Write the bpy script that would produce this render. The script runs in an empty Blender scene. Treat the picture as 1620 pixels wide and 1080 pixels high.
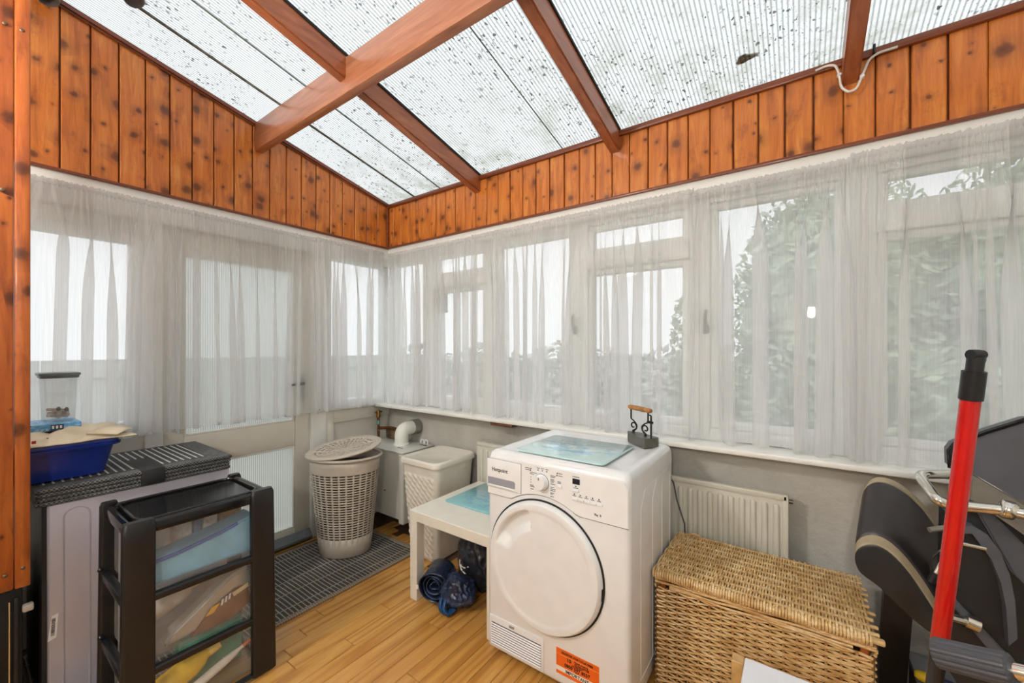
import bpy, bmesh, math, random
from mathutils import Vector, Matrix, noise
random.seed(7)
S = bpy.context.scene
COL = S.collection
R = math.radians
# ------------------------------------------------------------------ camera, sky, exposure
F_PX, HY = 640.0, 550.0
YAW = R(35.5)
CAM = (2.6603, -2.0454, 1.27)
cam = bpy.data.cameras.new('camera'); camo = bpy.data.objects.new('camera', cam); COL.objects.link(camo)
cam.sensor_width = 36.0; cam.lens = 36.0 * F_PX / 1620.0
cam.shift_y = (HY - 540.0) / 1620.0
cam.clip_start = 0.02
camo.location = CAM; camo.rotation_euler = (R(90), 0, YAW)
S.camera = camo

w = bpy.data.worlds.new('overcast_sky'); S.world = w; w.use_nodes = True
bg = w.node_tree.nodes['Background']; bg.inputs[0].default_value = (0.93, 0.97, 1.0, 1); bg.inputs[1].default_value = 1.12

S.view_settings.view_transform = 'Standard'; S.view_settings.look = 'None'
S.view_settings.gamma = 1.0; S.view_settings.use_curve_mapping = False
S.view_settings.exposure = 0.42
S.cycles.transparent_max_bounces = 14
S.cycles.max_bounces = 6; S.cycles.diffuse_bounces = 3; S.cycles.glossy_bounces = 3; S.cycles.transmission_bounces = 4
S.cycles.caustics_reflective = False; S.cycles.caustics_refractive = False
S.cycles.use_adaptive_sampling = True; S.cycles.adaptive_threshold = 0.05
S.cycles.use_denoising = True
FILL_LAMP_W = 36.0

# points of the room from picture rays (the room's corner is the origin, the window wall is y = 0, the door wall x = 0)
_fw = (-math.sin(YAW), math.cos(YAW)); _rt = (math.cos(YAW), math.sin(YAW))
def _ray(px, py):
    u = (px - 810) / F_PX; v = -(py - HY) / F_PX
    return (_fw[0] + _rt[0]*u, _fw[1] + _rt[1]*u, v)
def at_y(px, py, Y):
    r = _ray(px, py); t = (Y - CAM[1]) / r[1]; return Vector((CAM[0]+r[0]*t, Y, CAM[2]+r[2]*t))
def at_x(px, py, X):
    r = _ray(px, py); t = (X - CAM[0]) / r[0]; return Vector((X, CAM[1]+r[1]*t, CAM[2]+r[2]*t))

# ------------------------------------------------------------------ helpers
def lin(r, g, b):
    f = lambda c: (c/255/12.92) if c/255 <= 0.04045 else ((c/255+0.055)/1.055)**2.4
    return (f(r), f(g), f(b), 1.0)

class NT:
    def __init__(s, name):
        s.m = bpy.data.materials.new(name); s.m.use_nodes = True
        s.t = s.m.node_tree; s.t.nodes.clear()
        s.out = s.n('ShaderNodeOutputMaterial')
    def n(s, typ, **kw):
        x = s.t.nodes.new(typ)
        for k, v in kw.items(): setattr(x, k, v)
        return x
    def l(s, a, b): s.t.links.new(a, b)
    def coords(s, scale=(1,1,1), rnd=False, kind='Object', rot=(0,0,0)):
        tc = s.n('ShaderNodeTexCoord'); mp = s.n('ShaderNodeMapping')
        mp.inputs['Scale'].default_value = scale; mp.inputs['Rotation'].default_value = rot
        s.l(tc.outputs[kind], mp.inputs[0])
        if rnd:
            oi = s.n('ShaderNodeObjectInfo'); mu = s.n('ShaderNodeMath', operation='MULTIPLY'); mu.inputs[1].default_value = 37.0
            s.l(oi.outputs['Random'], mu.inputs[0]); cb = s.n('ShaderNodeCombineXYZ')
            for i in range(3): s.l(mu.outputs[0], cb.inputs[i])
            s.l(cb.outputs[0], mp.inputs['Location'])
        return mp.outputs[0]
    def noise(s, vec, scale, detail=3, rough=0.5, dist=0.0):
        x = s.n('ShaderNodeTexNoise'); x.inputs['Scale'].default_value = scale; x.inputs['Detail'].default_value = detail
        x.inputs['Roughness'].default_value = rough; x.inputs['Distortion'].default_value = dist
        if vec is not None: s.l(vec, x.inputs['Vector'])
        return x.outputs['Fac']
    def ramp(s, fac, stops):
        x = s.n('ShaderNodeValToRGB'); e = x.color_ramp.elements
        while len(e) > 1: e.remove(e[-1])
        e[0].position = stops[0][0]; e[0].color = stops[0][1]
        for p, c in stops[1:]:
            q = e.new(p); q.color = c
        s.l(fac, x.inputs[0]); return x.outputs[0]
    def mix(s, fac, a, b, mode='MIX'):
        x = s.n('ShaderNodeMix', data_type='RGBA', blend_type=mode)
        for sock, v in ((x.inputs[0], fac), (x.inputs[6], a), (x.inputs[7], b)):
            if hasattr(v, 'links'): s.l(v, sock)
            else: sock.default_value = v
        return x.outputs[2]
    def math(s, op, a, b=0.0):
        x = s.n('ShaderNodeMath', operation=op)
        for i, v in enumerate((a, b)):
            if hasattr(v, 'links'): s.l(v, x.inputs[i])
            else: x.inputs[i].default_value = v
        return x.outputs[0]
    def bump(s, h, strength=0.3, dist=0.01):
        x = s.n('ShaderNodeBump'); x.inputs['Strength'].default_value = strength; x.inputs['Distance'].default_value = dist
        s.l(h, x.inputs['Height']); return x.outputs[0]
    def pbr(s, col, rough=0.5, metal=0.0, normal=None, spec=0.5, coat=0.0):
        p = s.n('ShaderNodeBsdfPrincipled')
        for sock, v in (('Base Color', col), ('Roughness', rough), ('Metallic', metal)):
            if hasattr(v, 'links'): s.l(v, p.inputs[sock])
            else: p.inputs[sock].default_value = v
        p.inputs['Specular IOR Level'].default_value = spec
        p.inputs['Coat Weight'].default_value = coat; p.inputs['Coat Roughness'].default_value = 0.12
        if normal is not None: s.l(normal, p.inputs['Normal'])
        s.l(p.outputs[0], s.out.inputs[0]); return p

def plain(name, col, rough=0.5, metal=0.0, var=0.06, nscale=14.0, bump=0.0, bscale=60.0, coat=0.0, spec=0.5):
    t = NT(name); v = t.coords()
    nz = t.noise(v, nscale, 4)
    c2 = tuple(max(0, x*(1-var*2.2)) for x in col[:3]) + (1,)
    c1 = tuple(min(1, x*(1+var)) for x in col[:3]) + (1,)
    c = t.ramp(nz, [(0.3, c2), (0.65, c1)])
    nm = t.bump(t.noise(v, bscale, 3), bump, 0.004) if bump else None
    t.pbr(c, rough, metal, nm, spec, coat)
    return t.m

def pine(name, light, mid, dark, axis='z', rough=0.42, knots=True, coat=0.25):
    t = NT(name)
    st = {'z': (1, 1, 0.09), 'y': (1, 0.09, 1), 'x': (0.09, 1, 1)}[axis]
    v = t.coords(st, rnd=True)
    g = t.noise(v, 42, 5, 0.6, 0.6)
    c = t.ramp(g, [(0.25, dark), (0.5, mid), (0.75, light)])
    big = t.noise(t.coords((1, 1, 1), rnd=True), 6.0, 3)
    c = t.mix(t.math('MULTIPLY', t.ramp(big, [(0.42, (0,0,0,1)), (0.68, (1,1,1,1))]), 0.55), c, mid)
    if knots:
        ks = {'z': (9, 9, 8.5), 'y': (9, 8.5, 9), 'x': (8.5, 9, 9)}[axis]
        vo = t.n('ShaderNodeTexVoronoi'); vo.inputs['Scale'].default_value = 1.0; vo.inputs['Randomness'].default_value = 1.0
        vo.voronoi_dimensions = '2D'; sp_ = t.n('ShaderNodeSeparateXYZ'); t.l(t.coords(ks, rnd=True), sp_.inputs[0])
        cb_ = t.n('ShaderNodeCombineXYZ'); t.l(t.math('ADD', sp_.outputs[0], sp_.outputs[1]), cb_.inputs[0]); t.l(sp_.outputs[2], cb_.inputs[1]); t.l(cb_.outputs[0], vo.inputs['Vector'])
        sc_ = t.n('ShaderNodeSeparateColor'); t.l(vo.outputs['Color'], sc_.inputs[0])
        size = t.math('ADD', t.math('MULTIPLY', t.math('POWER', sc_.outputs[0], 2.0), 2.6), 0.5)
        nd = t.noise(t.coords((1, 1, 1), rnd=True), 34, 3, 0.6)
        dist = t.math('MULTIPLY', t.math('ADD', vo.outputs['Distance'], t.math('MULTIPLY', t.math('SUBTRACT', nd, 0.5), 0.22)), size)
        k = t.ramp(dist, [(0.0, (0.95,0.95,0.95,1)), (0.07, (0.8,0.8,0.8,1)), (0.12, (0.32,0.32,0.32,1)), (0.30, (0,0,0,1))])
        c = t.mix(k, c, tuple(x*0.33 for x in dark[:3]) + (1,))
        sm = t.ramp(t.noise(t.coords((1,1,0.55), rnd=True), 13, 4, 0.7), [(0.56, (0,0,0,1)), (0.72, (0.55,0.55,0.55,1))])
        c = t.mix(sm, c, tuple(x*0.6 for x in dark[:3]) + (1,))
    nm = t.bump(g, 0.12, 0.003)
    t.pbr(c, rough, 0, nm, 0.5, coat)
    return t.m

M = {}
M['pine'] = pine('varnished_pine', lin(220,148,68), lin(200,114,42), lin(152,78,26))
M['pine_dark'] = pine('dark_pine_trim', lin(140,72,34), lin(118,56,24), lin(86,38,15), axis='x', knots=False)
M['pine_dark_y'] = pine('dark_pine_trim_lengthwise', lin(140,72,34), lin(118,56,24), lin(86,38,15), axis='y', knots=False)
M['rafter'] = pine('stained_rafter_timber', lin(180,112,70), lin(160,90,52), lin(124,64,34), axis='y', knots=False, rough=0.38)
M['purlin'] = pine('stained_purlin_timber', lin(188,132,98), lin(168,108,76), lin(132,78,50), axis='x', knots=False, rough=0.35)
M['white'] = plain('white_paint', lin(226,224,216), 0.45, var=0.03, nscale=5, bump=0.05)
M['white_trim'] = plain('white_gloss_paint', lin(236,235,229), 0.3, var=0.02, nscale=6)
M['upvc'] = plain('white_window_plastic', lin(232,233,230), 0.3, var=0.02)
M['door_cream'] = plain('cream_door_paint', lin(222,218,206), 0.4, var=0.03, nscale=4)
M['chrome'] = plain('polished_chrome', lin(225,222,212), 0.12, 1.0, var=0.03)
M['black'] = plain('black_plastic', lin(24,24,26), 0.35, var=0.1)
M['blackgloss'] = plain('glossy_black_plastic', lin(18,18,20), 0.12, var=0.1)
M['dark'] = plain('near_black_shadow_gap', lin(20,20,20), 0.7)
M['white_appl'] = plain('white_enamel', lin(232,232,232), 0.22, var=0.015, coat=0.3)
M['white_plastic'] = plain('white_appliance_plastic', lin(236,236,236), 0.3, var=0.015)
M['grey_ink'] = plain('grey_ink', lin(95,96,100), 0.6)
M['ink'] = plain('black_ink', lin(30,28,28), 0.6)

def plaster():
    t = NT('painted_plaster_wall'); v = t.coords()
    a = t.noise(v, 2.2, 5, 0.6); b = t.noise(v, 26, 4, 0.6)
    c = t.ramp(a, [(0.3, lin(176,172,162)), (0.55, lin(198,195,187)), (0.75, lin(208,206,199))])
    d = t.ramp(b, [(0.34, (0,0,0,1)), (0.40, (1,1,1,1))])
    c = t.mix(t.math('MULTIPLY', t.math('SUBTRACT', 1.0, d), 0.12), c, lin(120,112,98))
    h = t.math('ADD', t.noise(v, 14, 6, 0.62), t.math('MULTIPLY', b, 0.4))
    t.pbr(c, 0.62, 0, t.bump(h, 0.55, 0.012)); return t.m
M['plaster'] = plaster()

def laminate():
    t = NT('oak_laminate_plank')
    v = t.coords((1, 0.10, 1), rnd=True)
    wv = t.n('ShaderNodeTexWave', wave_type='BANDS', bands_direction='X'); wv.inputs['Scale'].default_value = 5; wv.inputs['Distortion'].default_value = 14
    wv.inputs['Detail'].default_value = 3; wv.inputs['Detail Scale'].default_value = 1.2; t.l(v, wv.inputs['Vector'])
    g = t.noise(v, 90, 4, 0.6)
    c = t.ramp(wv.outputs['Fac'], [(0.0, lin(176,118,52)), (0.25, lin(202,146,72)), (0.8, lin(214,162,88))])
    c = t.mix(t.ramp(g, [(0.4, (0.35,0.35,0.35,1)), (0.6, (0,0,0,1))]), c, lin(184,128,60))
    oi = t.n('ShaderNodeObjectInfo')
    c = t.mix(t.math('MULTIPLY', oi.outputs['Random'], 0.5), c, lin(190,132,60))
    t.pbr(c, 0.3, 0, t.bump(g, 0.05, 0.002), 0.5, 0.15); return t.m
M['laminate'] = laminate()

def roof_mat():
    t = NT('ribbed_polycarbonate'); v = t.coords()
    sep = t.n('ShaderNodeSeparateXYZ'); t.l(v, sep.inputs[0])
    tri = t.math('PINGPONG', sep.outputs[0], 0.008)
    rib = t.ramp(t.math('MULTIPLY', tri, 125.0), [(0.0, lin(158,161,160)), (0.30, lin(202,205,204)), (0.5, lin(230,232,230)), (1.0, lin(236,238,236))])
    # dirt specks (several sizes), moss stains
    def specks(scale, thr, mask):
        vo = t.n('ShaderNodeTexVoronoi'); vo.inputs['Scale'].default_value = scale
        sc = t.coords((1, 0.75, 0)); nz = t.n('ShaderNodeTexNoise'); nz.inputs['Scale'].default_value = 60; t.l(sc, nz.inputs['Vector'])
        ad = t.n('ShaderNodeMix', data_type='RGBA', blend_type='LINEAR_LIGHT'); ad.inputs[0].default_value = 0.012
        t.l(sc, ad.inputs[6]); t.l(nz.outputs['Color'], ad.inputs[7]); t.l(ad.outputs[2], vo.inputs['Vector'])
        col = t.n('ShaderNodeSeparateColor'); t.l(vo.outputs['Color'], col.inputs[0])
        rad = t.math('MULTIPLY', t.math('MULTIPLY', col.outputs[0], col.outputs[1]), thr)
        s = t.math('LESS_THAN', vo.outputs['Distance'], rad)
        return t.math('MULTIPLY', s, mask)
    big = t.noise(t.coords((1,1,0)), 1.6, 2)
    m1 = t.ramp(big, [(0.34, (0.1,0.1,0.1,1)), (0.58, (1,1,1,1))])
    c = t.mix(t.math('MULTIPLY', specks(80, 0.6, m1), 0.85), rib, lin(62,62,60))
    c = t.mix(t.math('MULTIPLY', specks(26, 0.20, 1.0), 0.9), c, lin(48,48,46))
    fine = t.noise(t.coords((1,1,0)), 120, 3)
    c = t.mix(t.math('MULTIPLY', t.math('MULTIPLY', t.ramp(fine, [(0.58, (0,0,0,1)), (0.66, (1,1,1,1))]), m1), 0.45), c, lin(105,106,104))
    moss = t.noise(t.coords((1,1,0)), 5.5, 6, 0.7)
    grad = t.n('ShaderNodeMapRange'); grad.inputs[1].default_value = -0.75; grad.inputs[2].default_value = -0.1
    t.l(sep.outputs[1], grad.inputs[0])
    mo = t.math('MULTIPLY', t.ramp(moss, [(0.46, (0,0,0,1)), (0.64, (1,1,1,1))]), t.math('ADD', t.math('MULTIPLY', grad.outputs[0], 0.5), 0.0))
    c = t.mix(mo, c, lin(138,138,112))
    tr = t.n('ShaderNodeBsdfTransparent'); t.l(c, tr.inputs[0])
    tl = t.n('ShaderNodeBsdfTranslucent'); t.l(c, tl.inputs[0])
    df = t.n('ShaderNodeBsdfDiffuse'); t.l(c, df.inputs[0])
    a = t.n('ShaderNodeMixShader'); a.inputs[0].default_value = 0.35; t.l(tr.outputs[0], a.inputs[1]); t.l(tl.outputs[0], a.inputs[2])
    b = t.n('ShaderNodeMixShader'); b.inputs[0].default_value = 0.12; t.l(a.outputs[0], b.inputs[1]); t.l(df.outputs[0], b.inputs[2])
    t.l(b.outputs[0], t.out.inputs[0]); return t.m
M['roof'] = roof_mat()

def clear(name, col=(1,1,1,1), gloss=0.06, rough=0.02, haze=0.0, hazecol=(0.8,0.8,0.8,1)):
    t = NT(name)
    tr = t.n('ShaderNodeBsdfTransparent'); tr.inputs[0].default_value = col
    gl = t.n('ShaderNodeBsdfGlossy'); gl.inputs['Roughness'].default_value = rough
    a = t.n('ShaderNodeMixShader'); a.inputs[0].default_value = gloss; t.l(tr.outputs[0], a.inputs[1]); t.l(gl.outputs[0], a.inputs[2])
    o = a
    if haze:
        v = t.coords(); nz = t.noise(v, 9, 3)
        df = t.n('ShaderNodeBsdfDiffuse'); df.inputs[0].default_value = hazecol
        tl = t.n('ShaderNodeBsdfTranslucent'); tl.inputs[0].default_value = hazecol
        d2 = t.n('ShaderNodeMixShader'); d2.inputs[0].default_value = 0.5; t.l(df.outputs[0], d2.inputs[1]); t.l(tl.outputs[0], d2.inputs[2])
        o = t.n('ShaderNodeMixShader'); t.l(t.math('MULTIPLY', t.math('ADD', nz, 0.5), haze), o.inputs[0])
        t.l(a.outputs[0], o.inputs[1]); t.l(d2.outputs[0], o.inputs[2])
    t.l(o.outputs[0], t.out.inputs[0]); return t.m
M['glass'] = clear('window_glass')
M['frosted'] = clear('cloudy_clear_plastic', (0.97,0.97,0.97,1), 0.08, 0.10, 0.15, (0.85,0.85,0.84,1))
M['clearplastic'] = clear('clear_plastic', (0.96,0.97,0.97,1), 0.06, 0.06, 0.07)

def ribbed_glass():
    t = NT('reeded_glass'); v = t.coords()
    sep = t.n('ShaderNodeSeparateXYZ'); t.l(v, sep.inputs[0])
    tri = t.math('PINGPONG', sep.outputs[1], 0.0055)
    f = t.math('MULTIPLY', tri, 181.0)
    nm = t.bump(f, 0.9, 0.004)
    tl = t.n('ShaderNodeBsdfTranslucent'); t.l(t.ramp(f, [(0.0, lin(190,190,184)), (0.5, lin(244,245,244)), (1.0, lin(254,254,254))]), tl.inputs[0])
    tr = t.n('ShaderNodeBsdfTransparent'); t.l(t.ramp(f, [(0.0, lin(196,198,192)), (1.0, lin(253,254,253))]), tr.inputs[0])
    gl = t.n('ShaderNodeBsdfGlossy'); gl.inputs['Roughness'].default_value = 0.15; t.l(nm, gl.inputs['Normal'])
    a = t.n('ShaderNodeMixShader'); a.inputs[0].default_value = 0.36; t.l(tr.outputs[0], a.inputs[1]); t.l(tl.outputs[0], a.inputs[2])
    b = t.n('ShaderNodeMixShader'); b.inputs[0].default_value = 0.06; t.l(a.outputs[0], b.inputs[1]); t.l(gl.outputs[0], b.inputs[2])
    t.l(b.outputs[0], t.out.inputs[0]); return t.m
M['reeded'] = ribbed_glass()

def sheer():
    t = NT('sheer_voile'); v = t.coords()
    wv = t.noise(t.coords((1, 1, 0.02)), 260, 2)
    c = t.ramp(wv, [(0.3, lin(238,238,237)), (0.7, lin(252,252,252))])
    tr = t.n('ShaderNodeBsdfTransparent')
    tl = t.n('ShaderNodeBsdfTranslucent'); t.l(c, tl.inputs[0])
    df = t.n('ShaderNodeBsdfDiffuse'); t.l(c, df.inputs[0])
    a = t.n('ShaderNodeMixShader'); a.inputs[0].default_value = 0.28; t.l(tl.outputs[0], a.inputs[1]); t.l(df.outputs[0], a.inputs[2])
    b = t.n('ShaderNodeMixShader'); b.inputs[0].default_value = 0.575; t.l(tr.outputs[0], b.inputs[1]); t.l(a.outputs[0], b.inputs[2])
    t.l(b.outputs[0], t.out.inputs[0]); return t.m
M['sheer'] = sheer()

# ---- mesh helpers: everything is written in room coordinates; obj() moves it to its thing's origin
def new(): return bmesh.new()
def rbox(bm, x0, x1, y0, y1, z0, z1, r=0.0, seg=2):
    g = bmesh.ops.create_cube(bm, size=1.0)
    vs = g['verts']
    for v in vs:
        v.co = Vector(((x0+x1)/2 + v.co.x*(x1-x0), (y0+y1)/2 + v.co.y*(y1-y0), (z0+z1)/2 + v.co.z*(z1-z0)))
    if r > 0:
        es = set(e for v in vs for e in v.link_edges)
        bmesh.ops.bevel(bm, geom=list(es), offset=r, segments=seg, profile=0.5, affect='EDGES', clamp_overlap=True)
    return bm
def prism(bm, pts, d):
    """pts: 3D polygon, d: extrusion vector"""
    d = Vector(d); a = [bm.verts.new(Vector(p)) for p in pts]; b = [bm.verts.new(Vector(p)+d) for p in pts]
    n = len(a)
    bm.faces.new(a[::-1]); bm.faces.new(b)
    for i in range(n): bm.faces.new((a[i], a[(i+1) % n], b[(i+1) % n], b[i]))
    return bm
def loft(bm, rings, cap=True, close=True):
    vs = [[bm.verts.new(Vector(p)) for p in r] for r in rings]
    n = len(vs[0])
    for i in range(len(vs)-1):
        for j in range(n if close else n-1):
            k = (j+1) % n
            bm.faces.new((vs[i][j], vs[i][k], vs[i+1][k], vs[i+1][j]))
    if cap and close:
        bm.faces.new(vs[0][::-1]); bm.faces.new(vs[-1])
    return vs
def tube(bm, pts, r, n=8, cap=True, closed=False):
    pts = [Vector(p) for p in pts]; m = len(pts)
    rad = r if isinstance(r, (list, tuple)) else [r]*m
    up = None; rings = []
    for i, p in enumerate(pts):
        a = pts[(i-1) % m] if (closed or i > 0) else pts[i]; b = pts[(i+1) % m] if (closed or i < m-1) else pts[i]
        d = (b-a).normalized()
        if up is None:
            up = d.orthogonal().normalized()
        else:
            up = (up - d*up.dot(d))
            up = up.normalized() if up.length > 1e-6 else d.orthogonal().normalized()
        s = d.cross(up)
        rings.append([p + (up*math.cos(2*math.pi*k/n) + s*math.sin(2*math.pi*k/n))*rad[i] for k in range(n)])
    if closed: rings.append(rings[0]); loft(bm, rings, cap=False)
    else: loft(bm, rings, cap=cap)
    if closed: bmesh.ops.remove_doubles(bm, verts=bm.verts, dist=1e-6)
    return bm
def arc_pts(pts, r, n=6):
    """round the corners of a polyline"""
    pts = [Vector(p) for p in pts]; out = [pts[0]]
    for i in range(1, len(pts)-1):
        p = pts[i]; a = (pts[i-1]-p); b = (pts[i+1]-p); rr = min(r, a.length*0.45, b.length*0.45)
        A = p + a.normalized()*rr; B = p + b.normalized()*rr
        for k in range(n+1):
            t = k/n; out.append(A*(1-t)**2 + p*2*t*(1-t) + B*t*t)
    out.append(pts[-1]); return out
def rrect(cx, cy, wx, wy, r, n=5):
    o = []
    for (sx, sy, a0) in ((1,1,0), (-1,1,90), (-1,-1,180), (1,-1,270)):
        for k in range(n+1):
            a = R(a0 + 90*k/n); o.append((cx + sx*(wx/2-r) + r*math.cos(a), cy + sy*(wy/2-r) + r*math.sin(a)))
    return o
ORIG = {}
def obj(name, bm, mat, parent=None, loc=None, smooth=35, solid=0.0):
    """one mesh object; bm is in room coordinates"""
    root = parent
    while root is not None and root.parent is not None: root = root.parent
    if root is not None: o0 = ORIG.get(root.name, Vector((0,0,0)))
    else: o0 = Vector(loc) if loc is not None else Vector((0,0,0))
    for v in bm.verts: v.co -= o0
    bmesh.ops.recalc_face_normals(bm, faces=bm.faces)
    me = bpy.data.meshes.new(name); bm.to_mesh(me); bm.free()
    if smooth: me.shade_smooth(); me.set_sharp_from_angle(angle=R(smooth))
    me.materials.append(M[mat] if isinstance(mat, str) else mat)
    o = bpy.data.objects.new(name, me); COL.objects.link(o)
    if parent is not None: o.parent = parent
    else: o.location = o0; ORIG[o.name] = o0
    if solid:
        md = o.modifiers.new('thickness', 'SOLIDIFY'); md.thickness = solid; md.offset = 0
    return o
def thing(name, loc, label=None, cat=None, group=None, kind=None):
    o = bpy.data.objects.new(name, None); COL.objects.link(o); o.location = loc; o.empty_display_size = 0.05
    ORIG[o.name] = Vector(loc); tag(o, label, cat, group, kind); return o
def tag(o, label=None, cat=None, group=None, kind=None):
    if label: o['label'] = label
    if cat: o['category'] = cat
    if group: o['group'] = group
    if kind: o['kind'] = kind
    return o
def box(name, mat, parent, x0, x1, y0, y1, z0, z1, r=0.0, seg=2):
    return obj(name, rbox(new(), x0, x1, y0, y1, z0, z1, r, seg), mat, parent)
def shared(name, me, parent, loc, rot=(0,0,0), scale=(1,1,1)):
    o = bpy.data.objects.new(name, me); COL.objects.link(o); o.parent = parent
    o0 = ORIG.get(parent.name, Vector((0,0,0))) if parent else Vector((0,0,0))
    o.location = Vector(loc) - o0; o.rotation_euler = rot; o.scale = scale; return o
def text(name, s, size, org, right, up, mat, parent, align='LEFT', depth=0.0006, bold=0.0):
    cu = bpy.data.curves.new(name, 'FONT'); cu.body = s; cu.size = size; cu.align_x = align; cu.extrude = depth; cu.offset = bold
    cu.resolution_u = 3
    to = bpy.data.objects.new(name, cu); COL.objects.link(to)
    dg = bpy.context.evaluated_depsgraph_get(); me = bpy.data.meshes.new_from_object(to.evaluated_get(dg))
    bpy.data.objects.remove(to); bpy.data.curves.remove(cu)
    bm = new(); bm.from_mesh(me); bpy.data.meshes.remove(me)
    rt = Vector(right).normalized(); u = Vector(up).normalized(); nn = rt.cross(u)
    for v in bm.verts: v.co = Vector(org) + rt*v.co.x + u*v.co.y + nn*v.co.z
    return obj(name, bm, mat, parent, smooth=0)
# ================================================================== THE SETTING
SLOPE = 0.23
def roof_z(y): return 2.385 - SLOPE*y
XE, YB = 4.2, -2.9
# ---- floor with separate laminate planks
fl = thing('floor', (0,0,0), kind='structure')
box('subfloor', plain('brown_subfloor', lin(98,72,52), 0.7, var=0.15), fl, -0.15, XE, YB, 0.15, -0.12, -0.012)
pm = {}
for L in (0.45, 0.6, 0.8, 1.0):
    o = obj('plank', rbox(new(), -0.0360, 0.0360, 0, L-0.0022, -0.012, 0, 0.0016, 1), 'laminate'); pm[L] = o.data
    bpy.data.objects.remove(o)
x = 0.115
while x < 3.45:
    y = -2.45 - random.random()*0.4
    while y < -0.02:
        L = random.choice((0.45, 0.6, 0.8, 1.0))
        if y + L > -0.012: L = next((q for q in (1.0, 0.8, 0.6, 0.45) if y+q <= -0.004), None)
        if L is None: break
        if y + L > -2.4 and not (x < 0.70 and y + L > -0.12 and y > -0.7): shared('plank', pm[L], fl, (x, y, 0))
        y += L
    x += 0.0738
# ---- window wall (right)
wr = thing('wall_right', (0,0,0), kind='structure')
box('plaster', 'plaster', wr, -0.15, XE, 0, 0.15, -0.1, 0.82)
box('head', 'white_trim', wr, -0.15, XE, -0.03, 0.15, 1.965, 2.042, 0.003)
box('upper_backing', 'pine_dark', wr, -0.15, XE, -0.012, 0.15, 2.042, 2.40)
sill = box('sill', 'white_trim', wr, 0.0, XE, -0.15, 0.06, 0.826, 0.849, 0.006)
bw = 0.0925
me_b = None
x = 0.012; k = 0
while x < 3.75:
    o = obj('board', rbox(new(), x, x+bw-0.004, -0.034, -0.012, 2.048, roof_z(0)-0.004, 0.004, 1), 'pine', wr)
    x += bw*random.uniform(0.97, 1.03)
box('moulding', 'pine_dark', wr, 0.02, XE, -0.052, -0.03, roof_z(0)-0.034, roof_z(0)-0.004, 0.008, 2)
box('bottom_bead', 'pine_dark', wr, 0.02, XE, -0.046, -0.03, 2.038, 2.052, 0.004, 2)
box('corner_bead', 'pine_dark', wr, 0.034, 0.056, -0.056, -0.034, 2.04, 2.37, 0.008, 2)
# windows of the right wall: name, x0, x1, transom height or None
def window(idx, x0, x1, transom, handle=None, z0=0.849, z1=1.965):
    wn = thing('window_%d' % idx, ((x0+x1)/2, 0.05, z0), kind='structure')
    t = 0.045
    box('frame', 'upvc', wn, x0, x0+t, 0.0, 0.07, z0, z1, 0.006); box('frame', 'upvc', wn, x1-t, x1, 0.0, 0.07, z0, z1, 0.006)
    box('frame', 'upvc', wn, x0+t, x1-t, 0.0, 0.07, z0, z0+0.05, 0.006); box('frame', 'upvc', wn, x0+t, x1-t, 0.0, 0.07, z1-0.03, z1, 0.006)
    spans = [(z0+0.05, z1-0.03)]
    if transom:
        box('transom', 'upvc', wn, x0+t, x1-t, -0.01, 0.07, transom-0.04, transom+0.04, 0.006)
        spans = [(z0+0.05, transom-0.04), (transom+0.04, z1-0.03)]
    for a, b in spans:
        s = 0.032
        bm = new()
        rbox(bm, x0+t, x0+t+s, 0.012, 0.055, a, b, 0.005, 1); rbox(bm, x1-t-s, x1-t, 0.012, 0.055, a, b, 0.005, 1)
        rbox(bm, x0+t+s, x1-t-s, 0.012, 0.055, a, a+s, 0.005, 1); rbox(bm, x0+t+s, x1-t-s, 0.012, 0.055, b-s, b, 0.005, 1)
        obj('sash', bm, 'upvc', wn)
        box('pane', 'glass', wn, x0+t+s, x1-t-s, 0.030, 0.034, a+s, b-s)
    if handle:
        hx, hz = handle; bm = new()
        tube(bm, [(hx, -0.004, hz-0.055), (hx+0.006, -0.03, hz-0.04), (hx, -0.036, hz), (hx+0.006, -0.03, hz+0.045)], [0.007, 0.008, 0.008, 0.006], 8)
        rbox(bm, hx-0.012, hx+0.012, -0.008, 0.004, hz-0.065, hz-0.02, 0.003, 1)
        obj('handle', bm, plain('grey_handle_metal_%d' % idx, lin(120,118,112), 0.4, 0.8), wn)
    return wn
window(1, 0.0, 0.455, None)
window(2, 0.455, 1.03, 1.73, None)
window(3, 1.03, 1.665, None, (1.635, 1.41))
window(4, 1.665, 2.275, 1.735, (2.305, 1.40))
window(5, 2.275, 2.85, None)
window(6, 2.85, 3.42, 1.745)
window(7, 3.42, XE, None)
o = box('window_vent', plain('grey_vent_plastic', lin(150,150,148), 0.5), None, 0.55, 0.62, 0.022, 0.0295, 1.52, 1.66, 0.002)
bm = new()
for i in range(7): rbox(bm, 0.556, 0.614, 0.017, 0.0225, 1.53+i*0.018, 1.541+i*0.018)
v = obj('louvre', bm, plain('pale_vent_plastic', lin(205,205,202), 0.5), o)
tag(o, 'small grey louvred vent stuck on the narrow window pane by the corner', 'vent')
# brown packing piece below the sill
o = box('timber_wedge', plain('dark_brown_wood', lin(96,58,34), 0.6, var=0.2), None, 1.14, 1.30, -0.14, -0.02, 0.806, 0.826, 0.003)
tag(o, 'dark brown strip of wood tucked under the white sill near the dryer', 'wood strip')

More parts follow.
